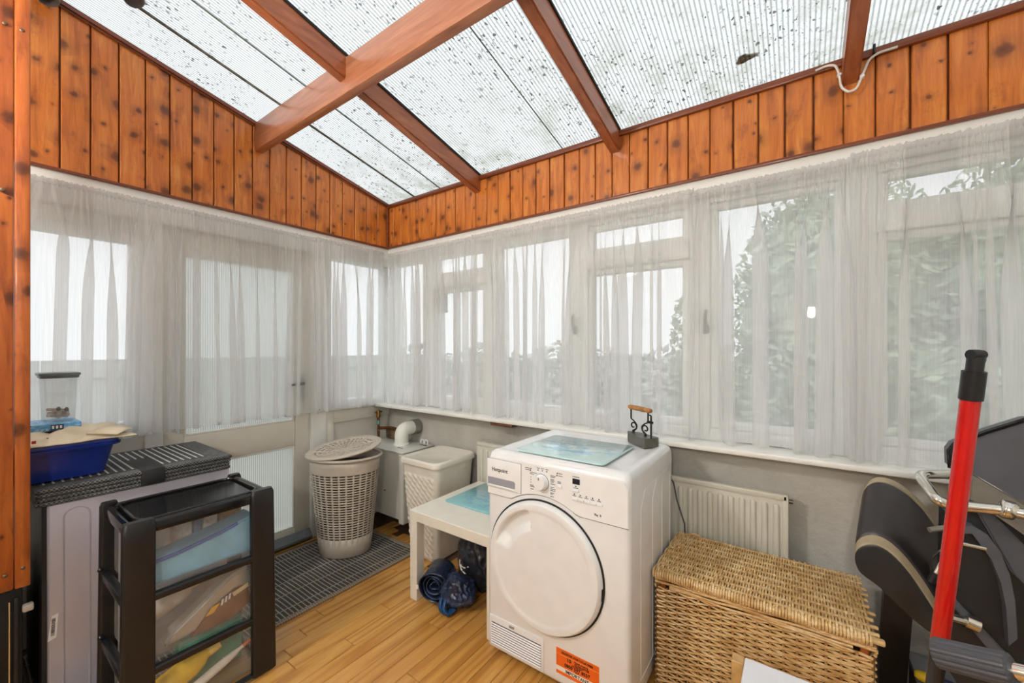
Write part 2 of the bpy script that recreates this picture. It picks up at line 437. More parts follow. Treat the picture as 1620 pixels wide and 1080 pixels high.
# ---- door wall (left)
wl = thing('wall_left', (0,0,0), kind='structure')
box('lower_panel', 'door_cream', wl, -0.10, -0.006, -0.53, 0.0, 0, 0.83)
box('panel_stile', 'door_cream', wl, -0.01, 0.012, -0.53, -0.47, 0.03, 0.835, 0.004)
box('panel_rail', 'door_cream', wl, -0.01, 0.012, -0.47, -0.0, 0.745, 0.835, 0.004)
box('panel_sill', 'white_trim', wl, -0.06, 0.03, -0.53, 0.0, 0.833, 0.85, 0.005)
box('door_post', 'white_trim', wl, -0.10, 0.022, -0.635, -0.53, 0, 1.965, 0.006)
box('door_post', 'white_trim', wl, -0.10, 0.022, -1.47, -1.40, 0, 1.965, 0.006)
box('lower_panel', 'door_cream', wl, -0.10, 0.0, YB, -1.47, 0, 0.86)
box('head', 'white_trim', wl, -0.12, 0.03, YB, 0.0, 1.90, 2.040, 0.003)
prism_bm = prism(new(), [(-0.12, 0.0, 2.04), (-0.12, YB, 2.04), (-0.12, YB, roof_z(YB)), (-0.12, 0, roof_z(0))], (0.132, 0, 0))
obj('gable_backing', prism_bm, 'pine_dark', wl)
y = -0.036
while y > -2.5:
    y2 = y - bw*random.uniform(1.0, 1.06) if y > -1.75 else y - 0.1
    a, b = y, y2 + 0.0045
    c = 0.003
    bm = new()
    pts = [(0.012, a, 2.046), (0.012, b, 2.046), (0.012, b, roof_z(b)-0.004), (0.012, a, roof_z(a)-0.004)]
    prism(bm, pts, (0.022, 0, 0))
    es = [e for e in bm.edges if abs(e.verts[0].co.y-e.verts[1].co.y) < 1e-6 and e.verts[0].co.x > 0.03 and e.verts[1].co.x > 0.03]
    bmesh.ops.bevel(bm, geom=es, offset=0.004, segments=1, affect='EDGES')
    obj('board', bm, 'pine', wl)
    y = y2
def sloped_bar(bm, x0, x1, y0, y1, top_off, depth, r=0.006):
    """bar along the roof slope"""
    pts = [(x0, y0, roof_z(y0)+top_off), (x0, y0, roof_z(y0)+top_off-depth), (x0, y1, roof_z(y1)+top_off-depth), (x0, y1, roof_z(y1)+top_off)]
    prism(bm, pts, (x1-x0, 0, 0))
    if r: bmesh.ops.bevel(bm, geom=[e for e in bm.edges if abs(e.verts[0].co.y-e.verts[1].co.y) > 0.05], offset=r, segments=2, affect='EDGES')
    return bm
obj('moulding', sloped_bar(new(), 0.03, 0.055, -0.03, YB, -0.004, 0.034, 0.009), 'pine_dark_y', wl)
box('bottom_bead', 'pine_dark_y', wl, 0.03, 0.046, YB, -0.03, 2.036, 2.05, 0.004, 2)
# left wall windows
def side_window(idx, y0, y1, z0, z1, mat='glass'):
    wn = thing('window_%d' % idx, (0, (y0+y1)/2, z0), kind='structure'); t = 0.05
    for a, b in ((y0, y0+t), (y1-t, y1)): box('frame', 'upvc', wn, -0.07, 0.0, a, b, z0, z1, 0.006)
    for a, b in ((z0, z0+t), (z1-t, z1)): box('frame', 'upvc', wn, -0.07, 0.0, y0+t, y1-t, a, b, 0.006)
    box('pane', mat, wn, -0.036, -0.032, y0+t, y1-t, z0+t, z1-t)
side_window(8, -0.53, -0.0, 0.85, 1.965)
side_window(9, -2.3, -1.47, 0.86, 1.83)
box('upper_fill', 'white', wl, -0.09, 0.004, -2.3, -1.47, 1.83, 1.90)
box('side_fill', 'white', wl, -0.09, 0.004, YB, -2.3, 0.86, 1.90)
# door
dr = thing('door_1', (0, -1.02, 0), kind='structure')
for a, b in ((-1.40, -1.31), (-0.73, -0.635)): box('stile', 'door_cream', dr, -0.05, 0.0, a, b, 0.012, 1.90, 0.004)
for a, b in ((0.012, 0.108), (0.64, 0.80), (1.765, 1.90)): box('rail', 'door_cream', dr, -0.05, 0.0, -1.31, -0.73, a, b, 0.004)
box('pane', 'reeded', dr, -0.028, -0.023, -1.31, -0.73, 0.108, 0.64)
box('pane', 'reeded', dr, -0.028, -0.023, -1.31, -0.73, 0.80, 1.765)
for z0, z1 in ((0.108, 0.64), (0.80, 1.765)):
    bm = new()
    for a, b in ((-1.31, -1.298), (-0.742, -0.73)): rbox(bm, -0.02, -0.004, a, b, z0, z1, 0.003, 1)
    for a, b in ((z0, z0+0.012), (z1-0.012, z1)): rbox(bm, -0.02, -0.004, -1.298, -0.742, a, b, 0.003, 1)
    obj('glazing_bead', bm, 'white_trim', dr)
obj('weather_bar', prism(new(), [(0.0, -1.40, 0.075), (0.0, -1.40, 0.02), (0.035, -1.40, 0.02), (0.035, -1.40, 0.035)], (0, 0.765, 0)), plain('grey_draught_bar', lin(120,126,130), 0.5, 0.2), dr)
bm = new(); rbox(bm, 0.0, 0.010, -0.715, -0.675, 0.93, 1.09, 0.003, 1); tube(bm, [(0.01, -0.695, 1.04), (0.045, -0.695, 1.04), (0.05, -0.79, 1.035)], 0.008, 8)
obj('handle', bm, plain('grey_door_metal', lin(150,150,148), 0.3, 0.9), dr)
o = obj('trim_1', rbox(new(), 0.0, 0.05, -1.47, -0.50, 0.0, 0.010, 0.003, 1), plain('brass_threshold', lin(196,150,72), 0.3, 0.7)); tag(o, kind='structure')
o = obj('trim_2', rbox(new(), 0.05, 0.068, -1.47, -0.50, 0.0, 0.007, 0.002, 1), plain('dark_threshold_lip', lin(104,72,44), 0.5)); tag(o, kind='structure')

# ---- unseen sides of the room
o = obj('wall_back', rbox(new(), -0.12, XE, YB-0.1, YB, -0.1, roof_z(YB)), 'white'); tag(o, kind='structure')
o = obj('wall_end', prism(new(), [(XE, 0.15, -0.1), (XE, YB-0.1, -0.1), (XE, YB-0.1, roof_z(YB-0.1)), (XE, 0.15, roof_z(0.15))], (0.1, 0, 0)), 'white'); tag(o, kind='structure')

# ---- roof
ce = thing('ceiling', (0,0,0), kind='structure')
RX = (0.948, 1.88, 2.815, 3.75)
edges = (-0.12,) + RX + (XE,)
def sheet(x0, x1):
    bm = new(); ya, yb = 0.35, YB-0.1
    vs = [bm.verts.new((x0, ya, roof_z(ya))), bm.verts.new((x1, ya, roof_z(ya))), bm.verts.new((x1, yb, roof_z(yb))), bm.verts.new((x0, yb, roof_z(yb)))]
    bm.faces.new(vs); return bm
cuts = [-0.12, 0.33, 0.60, 0.94, 1.57, 1.872, 2.812, 3.75, XE]
for a, b in zip(cuts[:-1], cuts[1:]): obj('roof_sheet', sheet(a, b), 'roof', ce, smooth=0)
gb = plain('dirty_joint_strip', lin(96,98,88), 0.6, var=0.25, nscale=30)
for x, hw in ((0.33, 0.006), (0.60, 0.0012), (1.57, 0.0010)):
    obj('joint_strip', sloped_bar(new(), x-hw, x+hw, 0.3, YB, 0.003, 0.009, 0), gb, ce)
for x in RX:
    obj('rafter', sloped_bar(new(), x-0.026, x+0.026, -0.034, -0.94, -0.003, 0.112, 0.006), 'rafter', ce)
    obj('rafter', sloped_bar(new(), x-0.026, x+0.026, -0.985, YB, -0.003, 0.112, 0.006), 'rafter', ce)
    obj('seal_strip', sloped_bar(new(), x+0.026, x+0.032, -0.034, YB, -0.002, 0.012, 0), 'dark', ce)
zt = roof_z(-0.935)-0.004
obj('purlin', rbox(new(), 0.034, XE, -0.985, -0.938, zt-0.165, zt, 0.006, 2), 'purlin', ce)
# leaf lying on the roof
bm = new(); lv = []
for k in range(14):
    a = 2*math.pi*k/14; rr = 1 + 0.25*math.sin(3*a+1)
    lv.append((2.48+0.036*rr*math.cos(a), -0.182+0.018*rr*math.sin(a)))
lb = [bm.verts.new((x, y, roof_z(y)+0.004+0.003*math.sin(40*x))) for x, y in lv]
lt = [bm.verts.new((x, y, roof_z(y)+0.007+0.003*math.sin(40*x))) for x, y in lv]
bm.faces.new(lb); bm.faces.new(lt)
for i in range(14): bm.faces.new((lb[i], lb[(i+1) % 14], lt[(i+1) % 14], lt[i]))
o = obj('fallen_leaf', bm, plain('olive_brown_leaf', lin(128,112,62), 0.7, var=0.2), None, loc=(2.48,-0.182,2.43)); tag(o, 'large olive brown fallen leaf lying on the clear roof above the windows', 'leaf')

# ---- pine boarding hanging at the left edge of the view
pt = thing('wall_partition', (0.59, -2.2, 0.49), kind='structure')
pv = pine('old_varnished_pine', lin(198,116,50), lin(170,86,30), lin(124,56,18))
for a, b, d in ((-1.915, -1.882, 0.004), (-2.02, -1.9165, 0.0), (-2.13, -2.022, 0.0), (-2.24, -2.132, 0.0), (-2.35, -2.242, 0.0)):
    box('board', pv, pt, 0.575-d, 0.600+d, a, b, 0.492, 2.80, 0.004, 2)
bm = new()
for (y, z) in ((-1.935, 0.545), (-1.898, 0.555), (-1.94, 1.77), (-1.9, 2.30), (-1.935, 2.3)): bmesh.ops.create_uvsphere(bm, u_segments=10, v_segments=6, radius=0.006, matrix=Matrix.Translation((0.604, y, z)) @ Matrix.Diagonal((0.5,1,1,1)))
obj('screw', bm, plain('dull_screw_metal', lin(120,100,80), 0.4, 0.7), pt)
# ---- outside
gr = box('ground', plain('pale_wet_paving', lin(178,176,164), 0.8, var=0.1, nscale=2), None, -30, 30, -12, 40, -0.35, -0.15); tag(gr, kind='structure')
def leafmass(name, centers, n, size, col, label, cat, trunk=None, group=None, core=False):
    t = thing(name, (centers[0][0], centers[0][1], -0.15), label, cat, group)
    bm = new()
    for i in range(n):
        c = random.choice(centers); cx, cy, cz, rx, ry, rz = c
        d = Vector((random.gauss(0,1), random.gauss(0,1), random.gauss(0,1))).normalized()*random.uniform(0.6,1.0)**0.5
        p = Vector((cx+d.x*rx, cy+d.y*ry, cz+d.z*rz))
        u = Vector((random.gauss(0,1), random.gauss(0,1), random.gauss(0,1))).normalized(); v = u.orthogonal().normalized()
        s = size*random.uniform(0.6, 1.3)
        bm.faces.new([bm.verts.new(p+u*s), bm.verts.new(p+v*s*0.5), bm.verts.new(p-u*s), bm.verts.new(p-v*s*0.5)])
    if core:
        bc = new()
        for c in centers: bmesh.ops.create_icosphere(bc, subdivisions=4, radius=1.0, matrix=Matrix.Translation(c[:3]) @ Matrix.Diagonal((c[3]*0.82, c[4]*0.75, c[5]*0.82, 1)))
        for v in bc.verts: v.co += Vector((noise.noise(v.co*4), noise.noise(v.co*4+Vector((9,0,0))), noise.noise(v.co*4+Vector((0,9,0)))))*0.14
        obj('inner_foliage', bc, plain(name+'_inner', col, 0.8, var=0.3, nscale=9), t, smooth=0)
    lf = obj('foliage', bm, plain(name+'_leaf', col, 0.7, var=0.25, nscale=3), t, smooth=0); lf['kind'] = 'stuff'
    bm = new()
    for c in (trunk or centers[:1]):
        tube(bm, [(c[0], c[1], -0.2), (c[0]+0.05, c[1], max(0.3, c[2]*0.6)), (c[0], c[1], c[2]+c[5]*0.4)], [0.09, 0.07, 0.03], 7)
    obj('trunk', bm, plain(name+'_bark', lin(92,78,62), 0.8), t)
    return t
leafmass('hedge', [(x, 7.5+0.3*math.sin(x*3), 0.45, 0.6, 0.5, 0.85+0.2*math.sin(x*2.1)) for x in [-9+0.5*i for i in range(34)]], 5200, 0.13, lin(196,202,190), 'long low clipped hedge far outside beyond the middle windows', 'hedge')
leafmass('garden_tree', [(4.4, 3.2, 1.7, 1.0, 0.7, 1.4), (2.95, 3.2, 1.65, 0.95, 0.6, 1.45), (5.6, 3.2, 1.7, 1.0, 0.7, 1.4), (2.6, 3.1, 0.6, 0.7, 0.6, 0.8), (3.7, 3.1, 0.7, 0.9, 0.7, 1.0), (6.8, 3.2, 1.6, 1.0, 0.8, 1.4)], 26000, 0.052, lin(188,202,180), 'dense leafy green tree close outside the right-hand windows', 'tree', core=True)
leafmass('garden_shrub', [(1.55, 3.0, 1.2, 0.16, 0.2, 0.7), (1.5, 3.0, 0.3, 0.22, 0.25, 0.5)], 900, 0.05, lin(170,186,164), 'narrow upright shrub outside, left of the leafy tree', 'shrub')
fc = thing('garden_fence', (-4.5, 0, -0.15), 'grey boarded fence outside beyond the glazed door', 'fence')
fm = plain('grey_fence_wood', lin(186,186,180), 0.8, var=0.12)
me_f = None
for i in range(52):
    y = -6 + i*0.2
    if me_f is None:
        o = obj('board', rbox(new(), -4.52, -4.48, y, y+0.19, -0.15, 1.12), fm, fc); me_f = o.data; y_f = y
    else:
        c = o.copy(); COL.objects.link(c); c.parent = fc; c.location.y = y - y_f
box('rail', fm, fc, -4.48, -4.42, -6, 4.4, 0.9, 0.98); box('rail', fm, fc, -4.48, -4.42, -6, 4.4, 0.2, 0.28)
# ================================================================== CURTAINS
def curtain(name, axis, s0, s1, off, ztop, zb, seed, label, amp=0.030, pitch=0.060, group=None):
    """axis 'x': hangs along the window wall at y=-off; axis 'y': along the door wall at x=off"""
    rg = random.Random(seed); W = abs(s1-s0)
    nf = max(3, int(W/pitch)); wd = [rg.choice((0.4, 0.55, 0.8, 1.0, 1.5, 2.0))*rg.uniform(0.85, 1.15) for _ in range(nf)]; opn = [rg.uniform(1.3, 3.2) for _ in range(nf+1)]; cf = [rg.uniform(0.22, 0.85) for _ in range(nf+1)]; tot = sum(wd)
    ph = [0.0]
    for q in wd: ph.append(ph[-1]+q/tot)
    am = [rg.uniform(0.35, 1.25) for _ in range(nf+1)]; sk = [rg.uniform(-0.8, 0.8) for _ in range(nf+1)]; hm = [rg.uniform(-0.006, 0.012) for _ in range(nf+1)]
    per = 18; NR = 26; rows = []
    for r in range(NR+1):
        v = r/NR
        z = ztop + 0.012 - (ztop+0.012-zb)*(v**1.15)
        drop = max(0.0, (v-0.2)/0.8)
        row = []
        for k in range(nf):
            for j in range(per + (1 if k == nf-1 else 0)):
                t = j/per; q_ = min(1.0, v*(opn[k]*(1-t)+opn[k+1]*t)); open_ = q_*q_*(3-2*q_); a0 = am[k]*(1-t)+am[k+1]*t; sw = sk[k]*(1-t)+sk[k+1]*t
                u = ph[k]*(1-t)+ph[k+1]*t
                th = 2*math.pi*t
                d = amp*a0*open_*(math.cos(th)+0.25*math.sin(2*th+k))*(0.7+0.4*drop)
                lat = -cf[k]*min(wd[k]/tot*W, 0.075)*open_*math.sin(th) + 0.010*sw*open_ + 0.03*sw*drop
                gph = u*W/0.0145
                d += 0.0085*(1-open_)**0.7*math.sin(2*math.pi*gph) + 0.0022*math.sin(2*math.pi*gph*0.47+3*k)*(1-0.6*open_)
                s = min(max(u*W + lat, 0.0), W)
                zz = z + (hm[k]*(1-t)+hm[k+1]*t)*drop + (0.004*math.sin(2*math.pi*gph*0.7) if r == 0 else 0)
                S_ = s0 + (s if s1 > s0 else -s)
                row.append((S_, -(off+d), zz) if axis == 'x' else (off+d, S_, zz))
        rows.append(row)
    org = Vector(rows[-1][len(rows[-1])//2])
    t = thing(name, org, label, 'curtain', group)
    bm = new(); loft(bm, rows, cap=False, close=False)
    obj('fabric', bm, 'sheer', t, smooth=180)
    # gathered casing round the wire, and the stitched hem
    bm = new(); n = int(W/0.006); ring = []
    for i in range(n+1):
        s = W*i/n; rr = 0.0085 + 0.0035*math.sin(i*2.3)*math.sin(i*0.71+seed) ; dz = 0.002*math.sin(i*1.3)
        S_ = s0 + (s if s1 > s0 else -s)
        c = Vector((S_, -off, ztop+dz)) if axis == 'x' else Vector((off, S_, ztop+dz))
        nrm = Vector((0,-1,0)) if axis == 'x' else Vector((1,0,0))
        ring.append([c + nrm*math.cos(2*math.pi*k/8)*rr*0.8 + Vector((0,0,1))*math.sin(2*math.pi*k/8)*rr*1.5 for k in range(8)])
    loft(bm, ring)
    obj('casing', bm, 'sheer', t, smooth=180)
    bm = new(); last = rows[-1][::2]
    nrm = Vector((0,-0.0015,0)) if axis == 'x' else Vector((0.0015,0,0))
    for sg in (1,):
        loft(bm, [[Vector(p)+nrm*sg+Vector((0,0,0.014)) for p in last], [Vector(p)+nrm*sg+Vector((0,0,0.001)) for p in last]], cap=False, close=False)
    obj('hem', bm, 'sheer', t, smooth=180)
    return t
G = 'sheer white net curtains'
curtain('net_curtain', 'y', -2.25, -0.62, 0.075, 1.975, 0.84, 11, 'wide sheer white net curtain over the reeded glass door, behind the blue tub', group=G)
curtain('net_curtain', 'y', -0.64, -0.12, 0.098, 1.978, 0.852, 12, 'narrow sheer white net curtain between the door and the room corner', group=G)
curtain('net_curtain', 'x', 0.085, 0.98, 0.072, 1.975, 0.853, 13, 'sheer white net curtain over the narrow transom window beside the room corner', group=G)
curtain('net_curtain', 'x', 0.96, 2.27, 0.100, 1.97, 0.854, 14, 'sheer white net curtain over the windows directly behind the tumble dryer', group=G)
curtain('net_curtain', 'x', 2.25, 2.83, 0.074, 1.97, 0.854, 15, 'sheer white net curtain above the wicker basket and radiator end', group=G)
curtain('net_curtain', 'x', 2.81, 4.1, 0.100, 1.972, 0.854, 16, 'sheer white net curtain behind the red pole at the right', group=G)

# ================================================================== TUMBLE DRYER
DX0, DX1, DY0, DY1, DZ = 1.580, 2.183, -0.71, -0.165, 0.85
dy = thing('tumble_dryer', ((DX0+DX1)/2, (DY0+DY1)/2, 0), 'white tumble dryer with round door and orange sticker below the windows', 'tumble dryer')
obj('body', rbox(new(), DX0, DX1, DY0, DY1, 0.03, DZ-0.03, 0.022, 4), 'white_appl', dy)
# top cover with raised rim
bm = new()
loft(bm, [[(x, y, z) for x, y in rrect((DX0+DX1)/2, (DY0+DY1)/2, wx, wy, rr, 6)] for (z, wx, wy, rr) in (
    (DZ-0.075, DX1-DX0+0.002, DY1-DY0+0.002, 0.022), (DZ-0.03, DX1-DX0, DY1-DY0, 0.025), (DZ-0.012, DX1-DX0-0.012, DY1-DY0-0.012, 0.025), (DZ-0.003, DX1-DX0-0.035, DY1-DY0-0.035, 0.025),
    (DZ, DX1-DX0-0.07, DY1-DY0-0.07, 0.025), (DZ-0.004, DX1-DX0-0.10, DY1-DY0-0.10, 0.02))])
obj('top_cover', bm, 'white_appl', dy, smooth=50)
DCX, DCZ, DR = 1.848, 0.447, 0.243
yf = DY0
# control panel, its lower edge arches over the door
bm = new(); lower = []
n = 40
for i in range(n+1):
    x = DX0+0.004 + (DX1-DX0-0.008)*i/n
    rr = DR+0.024; dx = x-DCX
    z = 0.672
    if abs(dx) < rr: z = max(z, DCZ + math.sqrt(rr*rr-dx*dx))
    lower.append((x, z))
out = [(x, yf, z) for x, z in lower] + [(DX1-0.004, yf, 0.80), (DX1-0.02, yf, 0.826), (DX0+0.02, yf, 0.826), (DX0+0.004, yf, 0.80)]
prism(bm, out, (0, -0.004, 0))
fr = [e for e in bm.edges if all(v.co.y < yf-0.0035 for v in e.verts)]
bmesh.ops.bevel(bm, geom=fr, offset=0.0025, segments=2, affect='EDGES')
cp = obj('control_panel', bm, 'white_plastic', dy, smooth=30)
bm = new(); tube(bm, [(x, yf-0.0005, z-0.002) for x, z in lower], 0.0016, 5)
obj('panel_seam', bm, plain('shadow_grey', lin(120,118,116), 0.6), cp)
yp = yf-0.004
# water-tank drawer with pull recess
TX0, TX1, TZ0, TZ1 = 1.584, 1.752, 0.700, 0.816
td = thing_part = obj('tank_drawer', rbox(new(), TX0, TX1, yp-0.004, yp+0.002, TZ0, TZ1, 0.003, 2), 'white_plastic', dy)
rec = plain('recess_grey_plastic', lin(150,152,160), 0.4, var=0.03)
bm = new(); xa, xb, za, zb_ = TX0+0.006, TX1-0.026, TZ0+0.012, TZ0+0.042
ys = yp-0.0045
prism(bm, [(xa, ys, za), (xb-0.004, ys, za), (xb, ys, za+0.006), (xb, ys, zb_-0.006), (xb-0.006, ys, zb_), (xa, ys, zb_)], (0, 0.0006, 0))
obj('pull_recess', bm, rec, td)
obj('recess_lip', rbox(new(), xa, xb, ys-0.0045, ys+0.001, za-0.006, za+0.001, 0.002, 2), 'white_plastic', td)
text('brand_lettering', 'Hotpoint', 0.0215, (TX0+0.026, yp-0.0043, TZ1-0.047), (1,0,0), (0,0,1), 'ink', td, bold=0.0002)
bm = new()
for (a, b, c, d) in ((TX0, TX1, TZ1-0.001, TZ1+0.001), (TX1-0.001, TX1+0.001, TZ0, TZ1), (TX0, TX1, TZ0-0.001, TZ0+0.001)):
    rbox(bm, a, b, yp-0.0008, yp+0.001, c, d)
obj('drawer_gap', bm, plain('gap_grey', lin(100,100,102), 0.6), td)
# knob
bm = new(); KX, KZ = 1.846, 0.764
prof = [(0.030, 0.0), (0.030, 0.004), (0.0262, 0.005), (0.0255, 0.020), (0.0235, 0.0235), (0.0, 0.024)]
loft(bm, [[(KX+r*math.cos(2*math.pi*k/40), yp-d, KZ+r*math.sin(2*math.pi*k/40)) for k in range(40)] for r, d in prof[:-1]])
kn = obj('dial_knob', bm, 'white_plastic', dy, smooth=40)
bm = new(); tube(bm, [(KX+0.0305*math.cos(2*math.pi*k/40), yp-0.0005, KZ+0.0305*math.sin(2*math.pi*k/40)) for k in range(40)], 0.0011, 5, closed=True); obj('knob_shadow_ring', bm, 'grey_ink', kn)  # grey ring paints the shadow round the knob
obj('pointer', rbox(new(), KX-0.0015, KX+0.0015, yp-0.0246, yp-0.022, KZ+0.012, KZ+0.022), 'grey_ink', kn)
# markings round the dial (too small to read in the photograph), indicator dots
bm = new(); rg = random.Random(3)
def dash(x, z, l, h=0.0022): rbox(bm, x, x+l, yp-0.0009, yp+0.0005, z, z+h)
for z in (0.806, 0.7995): dash(KX-0.075, z, 0.022)
for z in (0.792, 0.7865): dash(KX-0.052, z, 0.03 if z > 0.79 else 0.018)
for z in (0.774, 0.764, 0.754): dash(KX-0.05, z, 0.003)
for z in (0.743, 0.738): dash(KX-0.052, z, 0.026)
dash(KX-0.05, 0.729, 0.014)
for z, l in ((0.795, 0.022), (0.790, 0.019), (0.781, 0.016), (0.776, 0.017), (0.771, 0.013), (0.764, 0.019), (0.752, 0.016), (0.746, 0.022), (0.740, 0.020), (0.731, 0.016), (0.727, 0.01), (0.718, 0.014)):
    dash(KX+0.038, z, l)
for x in (KX-0.018, KX+0.001, KX+0.02): dash(x-0.003, 0.8135, 0.012)
for z in (0.808, 0.800): dash(KX+0.072, z, 0.016)
for z in (0.778, 0.773): dash(KX+0.068, z, 0.014)
dash(1.975, 0.8085, 0.028)
for i in range(5): dash(1.975+i*0.0235, 0.7405, 0.014)
dash(1.978, 0.769, 0.02)
obj('small_print', bm, 'grey_ink', cp, smooth=0)['kind'] = 'stuff'
bm = new()
def dot(x, z, r=0.0024): loft(bm, [[(x+r*math.cos(2*math.pi*k/10), yp-d, z+r*math.sin(2*math.pi*k/10)) for k in range(10)] for d in (-0.0005, 0.001)])
for x in (KX-0.016, KX+0.003, KX+0.022): dot(x, 0.807)
dot(KX-0.048, 0.8075); dot(KX-0.05, 0.8005); dot(KX+0.067, 0.809); dot(KX+0.065, 0.801); dot(1.988, 0.776)
for i in range(5): dot(1.982+i*0.0235, 0.7475)
obj('indicator_dots', bm, 'ink', cp, smooth=0)['kind'] = 'stuff'
obj('display', rbox(new(), 1.9745, 2.0035, yp-0.0015, yp+0.001, 0.783, 0.803, 0.001, 1), plain('dark_display', lin(38,38,46), 0.15), dy)
obj('button', rbox(new(), KX+0.066, KX+0.086, yp-0.004, yp+0.001, 0.7555, 0.7675, 0.002, 2), 'white_plastic', dy)
obj('button', rbox(new(), 1.974, 2.001, yp-0.004, yp+0.001, 0.757, 0.766, 0.002, 2), 'white_plastic', dy)
for i in range(5): obj('button', rbox(new(), 1.974+i*0.0235, 1.996+i*0.0235, yp-0.004, yp+0.001, 0.7245, 0.7345, 0.002, 2), 'white_plastic', dy)
text('capacity_mark', '9kg  B', 0.0105, (2.058, yp-0.0003, 0.690), (1,0,0), (0,0,1), 'grey_ink', cp, bold=0.0002)
# door: a dished disc with a finger recess at the upper left
bm = new(); NR_, NT_ = 46, 160; rows = []
for i in range(NR_+1):
    r = DR*i/NR_; row = []
    for k in range(NT_):
        a = 2*math.pi*k/NT_
        e = (DR-r)
        d = 0.026 - (0.018*(1-min(1, e/0.014))**2)
        d -= 0.0035*max(0, min(1, (DR*0.86-r)/0.004)) * 0.6
        aa = math.degrees(a)
        if 104 < aa < 168 and r < 0.212:
            depth = min(1, (212e-3-r)/0.004)*max(0, min(1, (r-0.135)/0.03))*min(1, (aa-104)/3.0)*min(1, (168-aa)/14)
            d -= 0.0235*depth
        row.append((DCX+r*math.cos(a), yf-d, DCZ+r*math.sin(a)))
    rows.append(row)
rows.append([(DCX+DR*math.cos(2*math.pi*k/NT_), yf, DCZ+DR*math.sin(2*math.pi*k/NT_)) for k in range(NT_)])
rows[0] = [(DCX+0.0005*math.cos(2*math.pi*k/NT_), yf-0.0239, DCZ+0.0005*math.sin(2*math.pi*k/NT_)) for k in range(NT_)]
loft(bm, rows)
dd = obj('door', bm, 'white_appl', dy, smooth=28)
bm = new(); tube(bm, [(DCX+(DR+0.002)*math.cos(2*math.pi*k/96), yf-0.001, DCZ+(DR+0.002)*math.sin(2*math.pi*k/96)) for k in range(96)], 0.0045, 6, closed=True)
obj('door_gap_shade', bm, 'dark', dd)  # near-black ring stands for the shaded gap round the door
obj('hinge_slot', rbox(new(), DCX+DR-0.004, DCX+DR+0.003, yf-0.012, yf-0.002, DCZ-0.045, DCZ+0.0, 0.002, 1), 'dark', dd)
# vent grille
VX0, VX1, VZ0, VZ1 = 1.606, 1.842, 0.048, 0.138
vg = obj('vent_cover', rbox(new(), VX0-0.012, VX1+0.012, yf-0.004, yf+0.002, VZ0-0.012, VZ1+0.026, 0.006, 2), 'white_appl', dy)
obj('vent_opening', rbox(new(), VX0, VX1, yf-0.0048, yf-0.003, VZ0, VZ1), plain('vent_grey', lin(84,86,92), 0.6), vg)
for i in range(9):
    z = VZ0 + 0.003 + i*0.0098
    obj('slat', prism(new(), [(VX0, yf-0.0045, z+0.0048), (VX0, yf-0.0075, z+0.0015), (VX0, yf-0.0075, z), (VX0, yf-0.0045, z)], (VX1-VX0, 0, 0)), 'white_plastic', vg)
obj('catch', rbox(new(), 1.695, 1.718, yf-0.007, yf-0.003, VZ1+0.008, VZ1+0.020, 0.001, 1), plain('chrome_catch', lin(190,190,195), 0.25, 0.6), vg)
# orange sticker
SX0, SX1, SZ0, SZ1 = 1.907, 2.075, 0.062, 0.155
org = plain('orange_label', lin(238,104,24), 0.45, var=0.03)
st = obj('sticker', rbox(new(), SX0, SX1, yf-0.0012, yf+0.001, SZ0, SZ1), org, dy)
obj('white_band', rbox(new(), SX0, SX1, yf-0.0018, yf-0.001, 0.0745, 0.0905), plain('white_label_band', lin(235,228,215), 0.5), st)
obj('pale_line', rbox(new(), SX0, SX1, yf-0.0016, yf-0.001, 0.1335, 0.135), plain('pale_orange', lin(250,170,100), 0.5), st)
cx = (SX0+SX1)/2
for s, sz, z, x in (('REGISTER FOR YOUR FREE', 0.0105, 0.1405, cx), ('10', 0.019, 0.1195, SX0+0.052), ('YEAR PARTS', 0.010, 0.1265, cx+0.016), ('GUARANTEE', 0.010, 0.1175, cx+0.018), ('CALL FREE NOW', 0.0055, 0.112, cx), ('0800 597 8557', 0.0165, 0.0985, cx), ('OR VISIT', 0.004, 0.0935, cx), ('IMPORTANT', 0.0165, 0.0765, cx)):
    text('lettering', s, sz, (x, yf-0.0019, z), (1,0,0), (0,0,1), 'ink', st, align='CENTER', bold=0.0002 if sz > 0.012 else 0.0)
obj('corner_mark', rbox(new(), SX1-0.035, SX1-0.012, yf-0.0016, yf-0.001, SZ0, SZ0+0.006), 'ink', st)
# pressed side panel
bm = new()
for (pa, pb) in ((-0.60, -0.215), (-0.46, -0.335)):
    pts = [(DX1+0.0005, pa, 0.10), (DX1+0.0005, pa, 0.70), (DX1+0.0005, pa+0.05, 0.76), (DX1+0.0005, pb-0.03, 0.76), (DX1+0.0005, pb, 0.73), (DX1+0.0005, pb, 0.10)]
    tube(bm, pts, 0.0013, 5, closed=True)
obj('side_pressing', bm, 'white_appl', dy)
for x in (DX0+0.06, DX1-0.06):
    for y in (DY0+0.06, DY1-0.06):
        bm = new(); tube(bm, [(x, y, 0.0), (x, y, 0.035)], 0.02, 10); obj('foot', bm, 'black', dy)
bm = new(); tube(bm, [(2.13, -0.135, 0.72), (2.17, -0.098, 0.66), (2.185, -0.096, 0.58), (2.218, -0.096, 0.48), (2.22, -0.096, 0.30), (2.21, -0.096, 0.02)], 0.0035, 6)
obj('mains_lead', bm, plain('grey_cable', lin(80,80,80), 0.5), dy)

DSH = Vector((0.020, -0.025, 0.0))
dy.location += DSH
st.location.z += 0.014; vg.location.z += 0.010
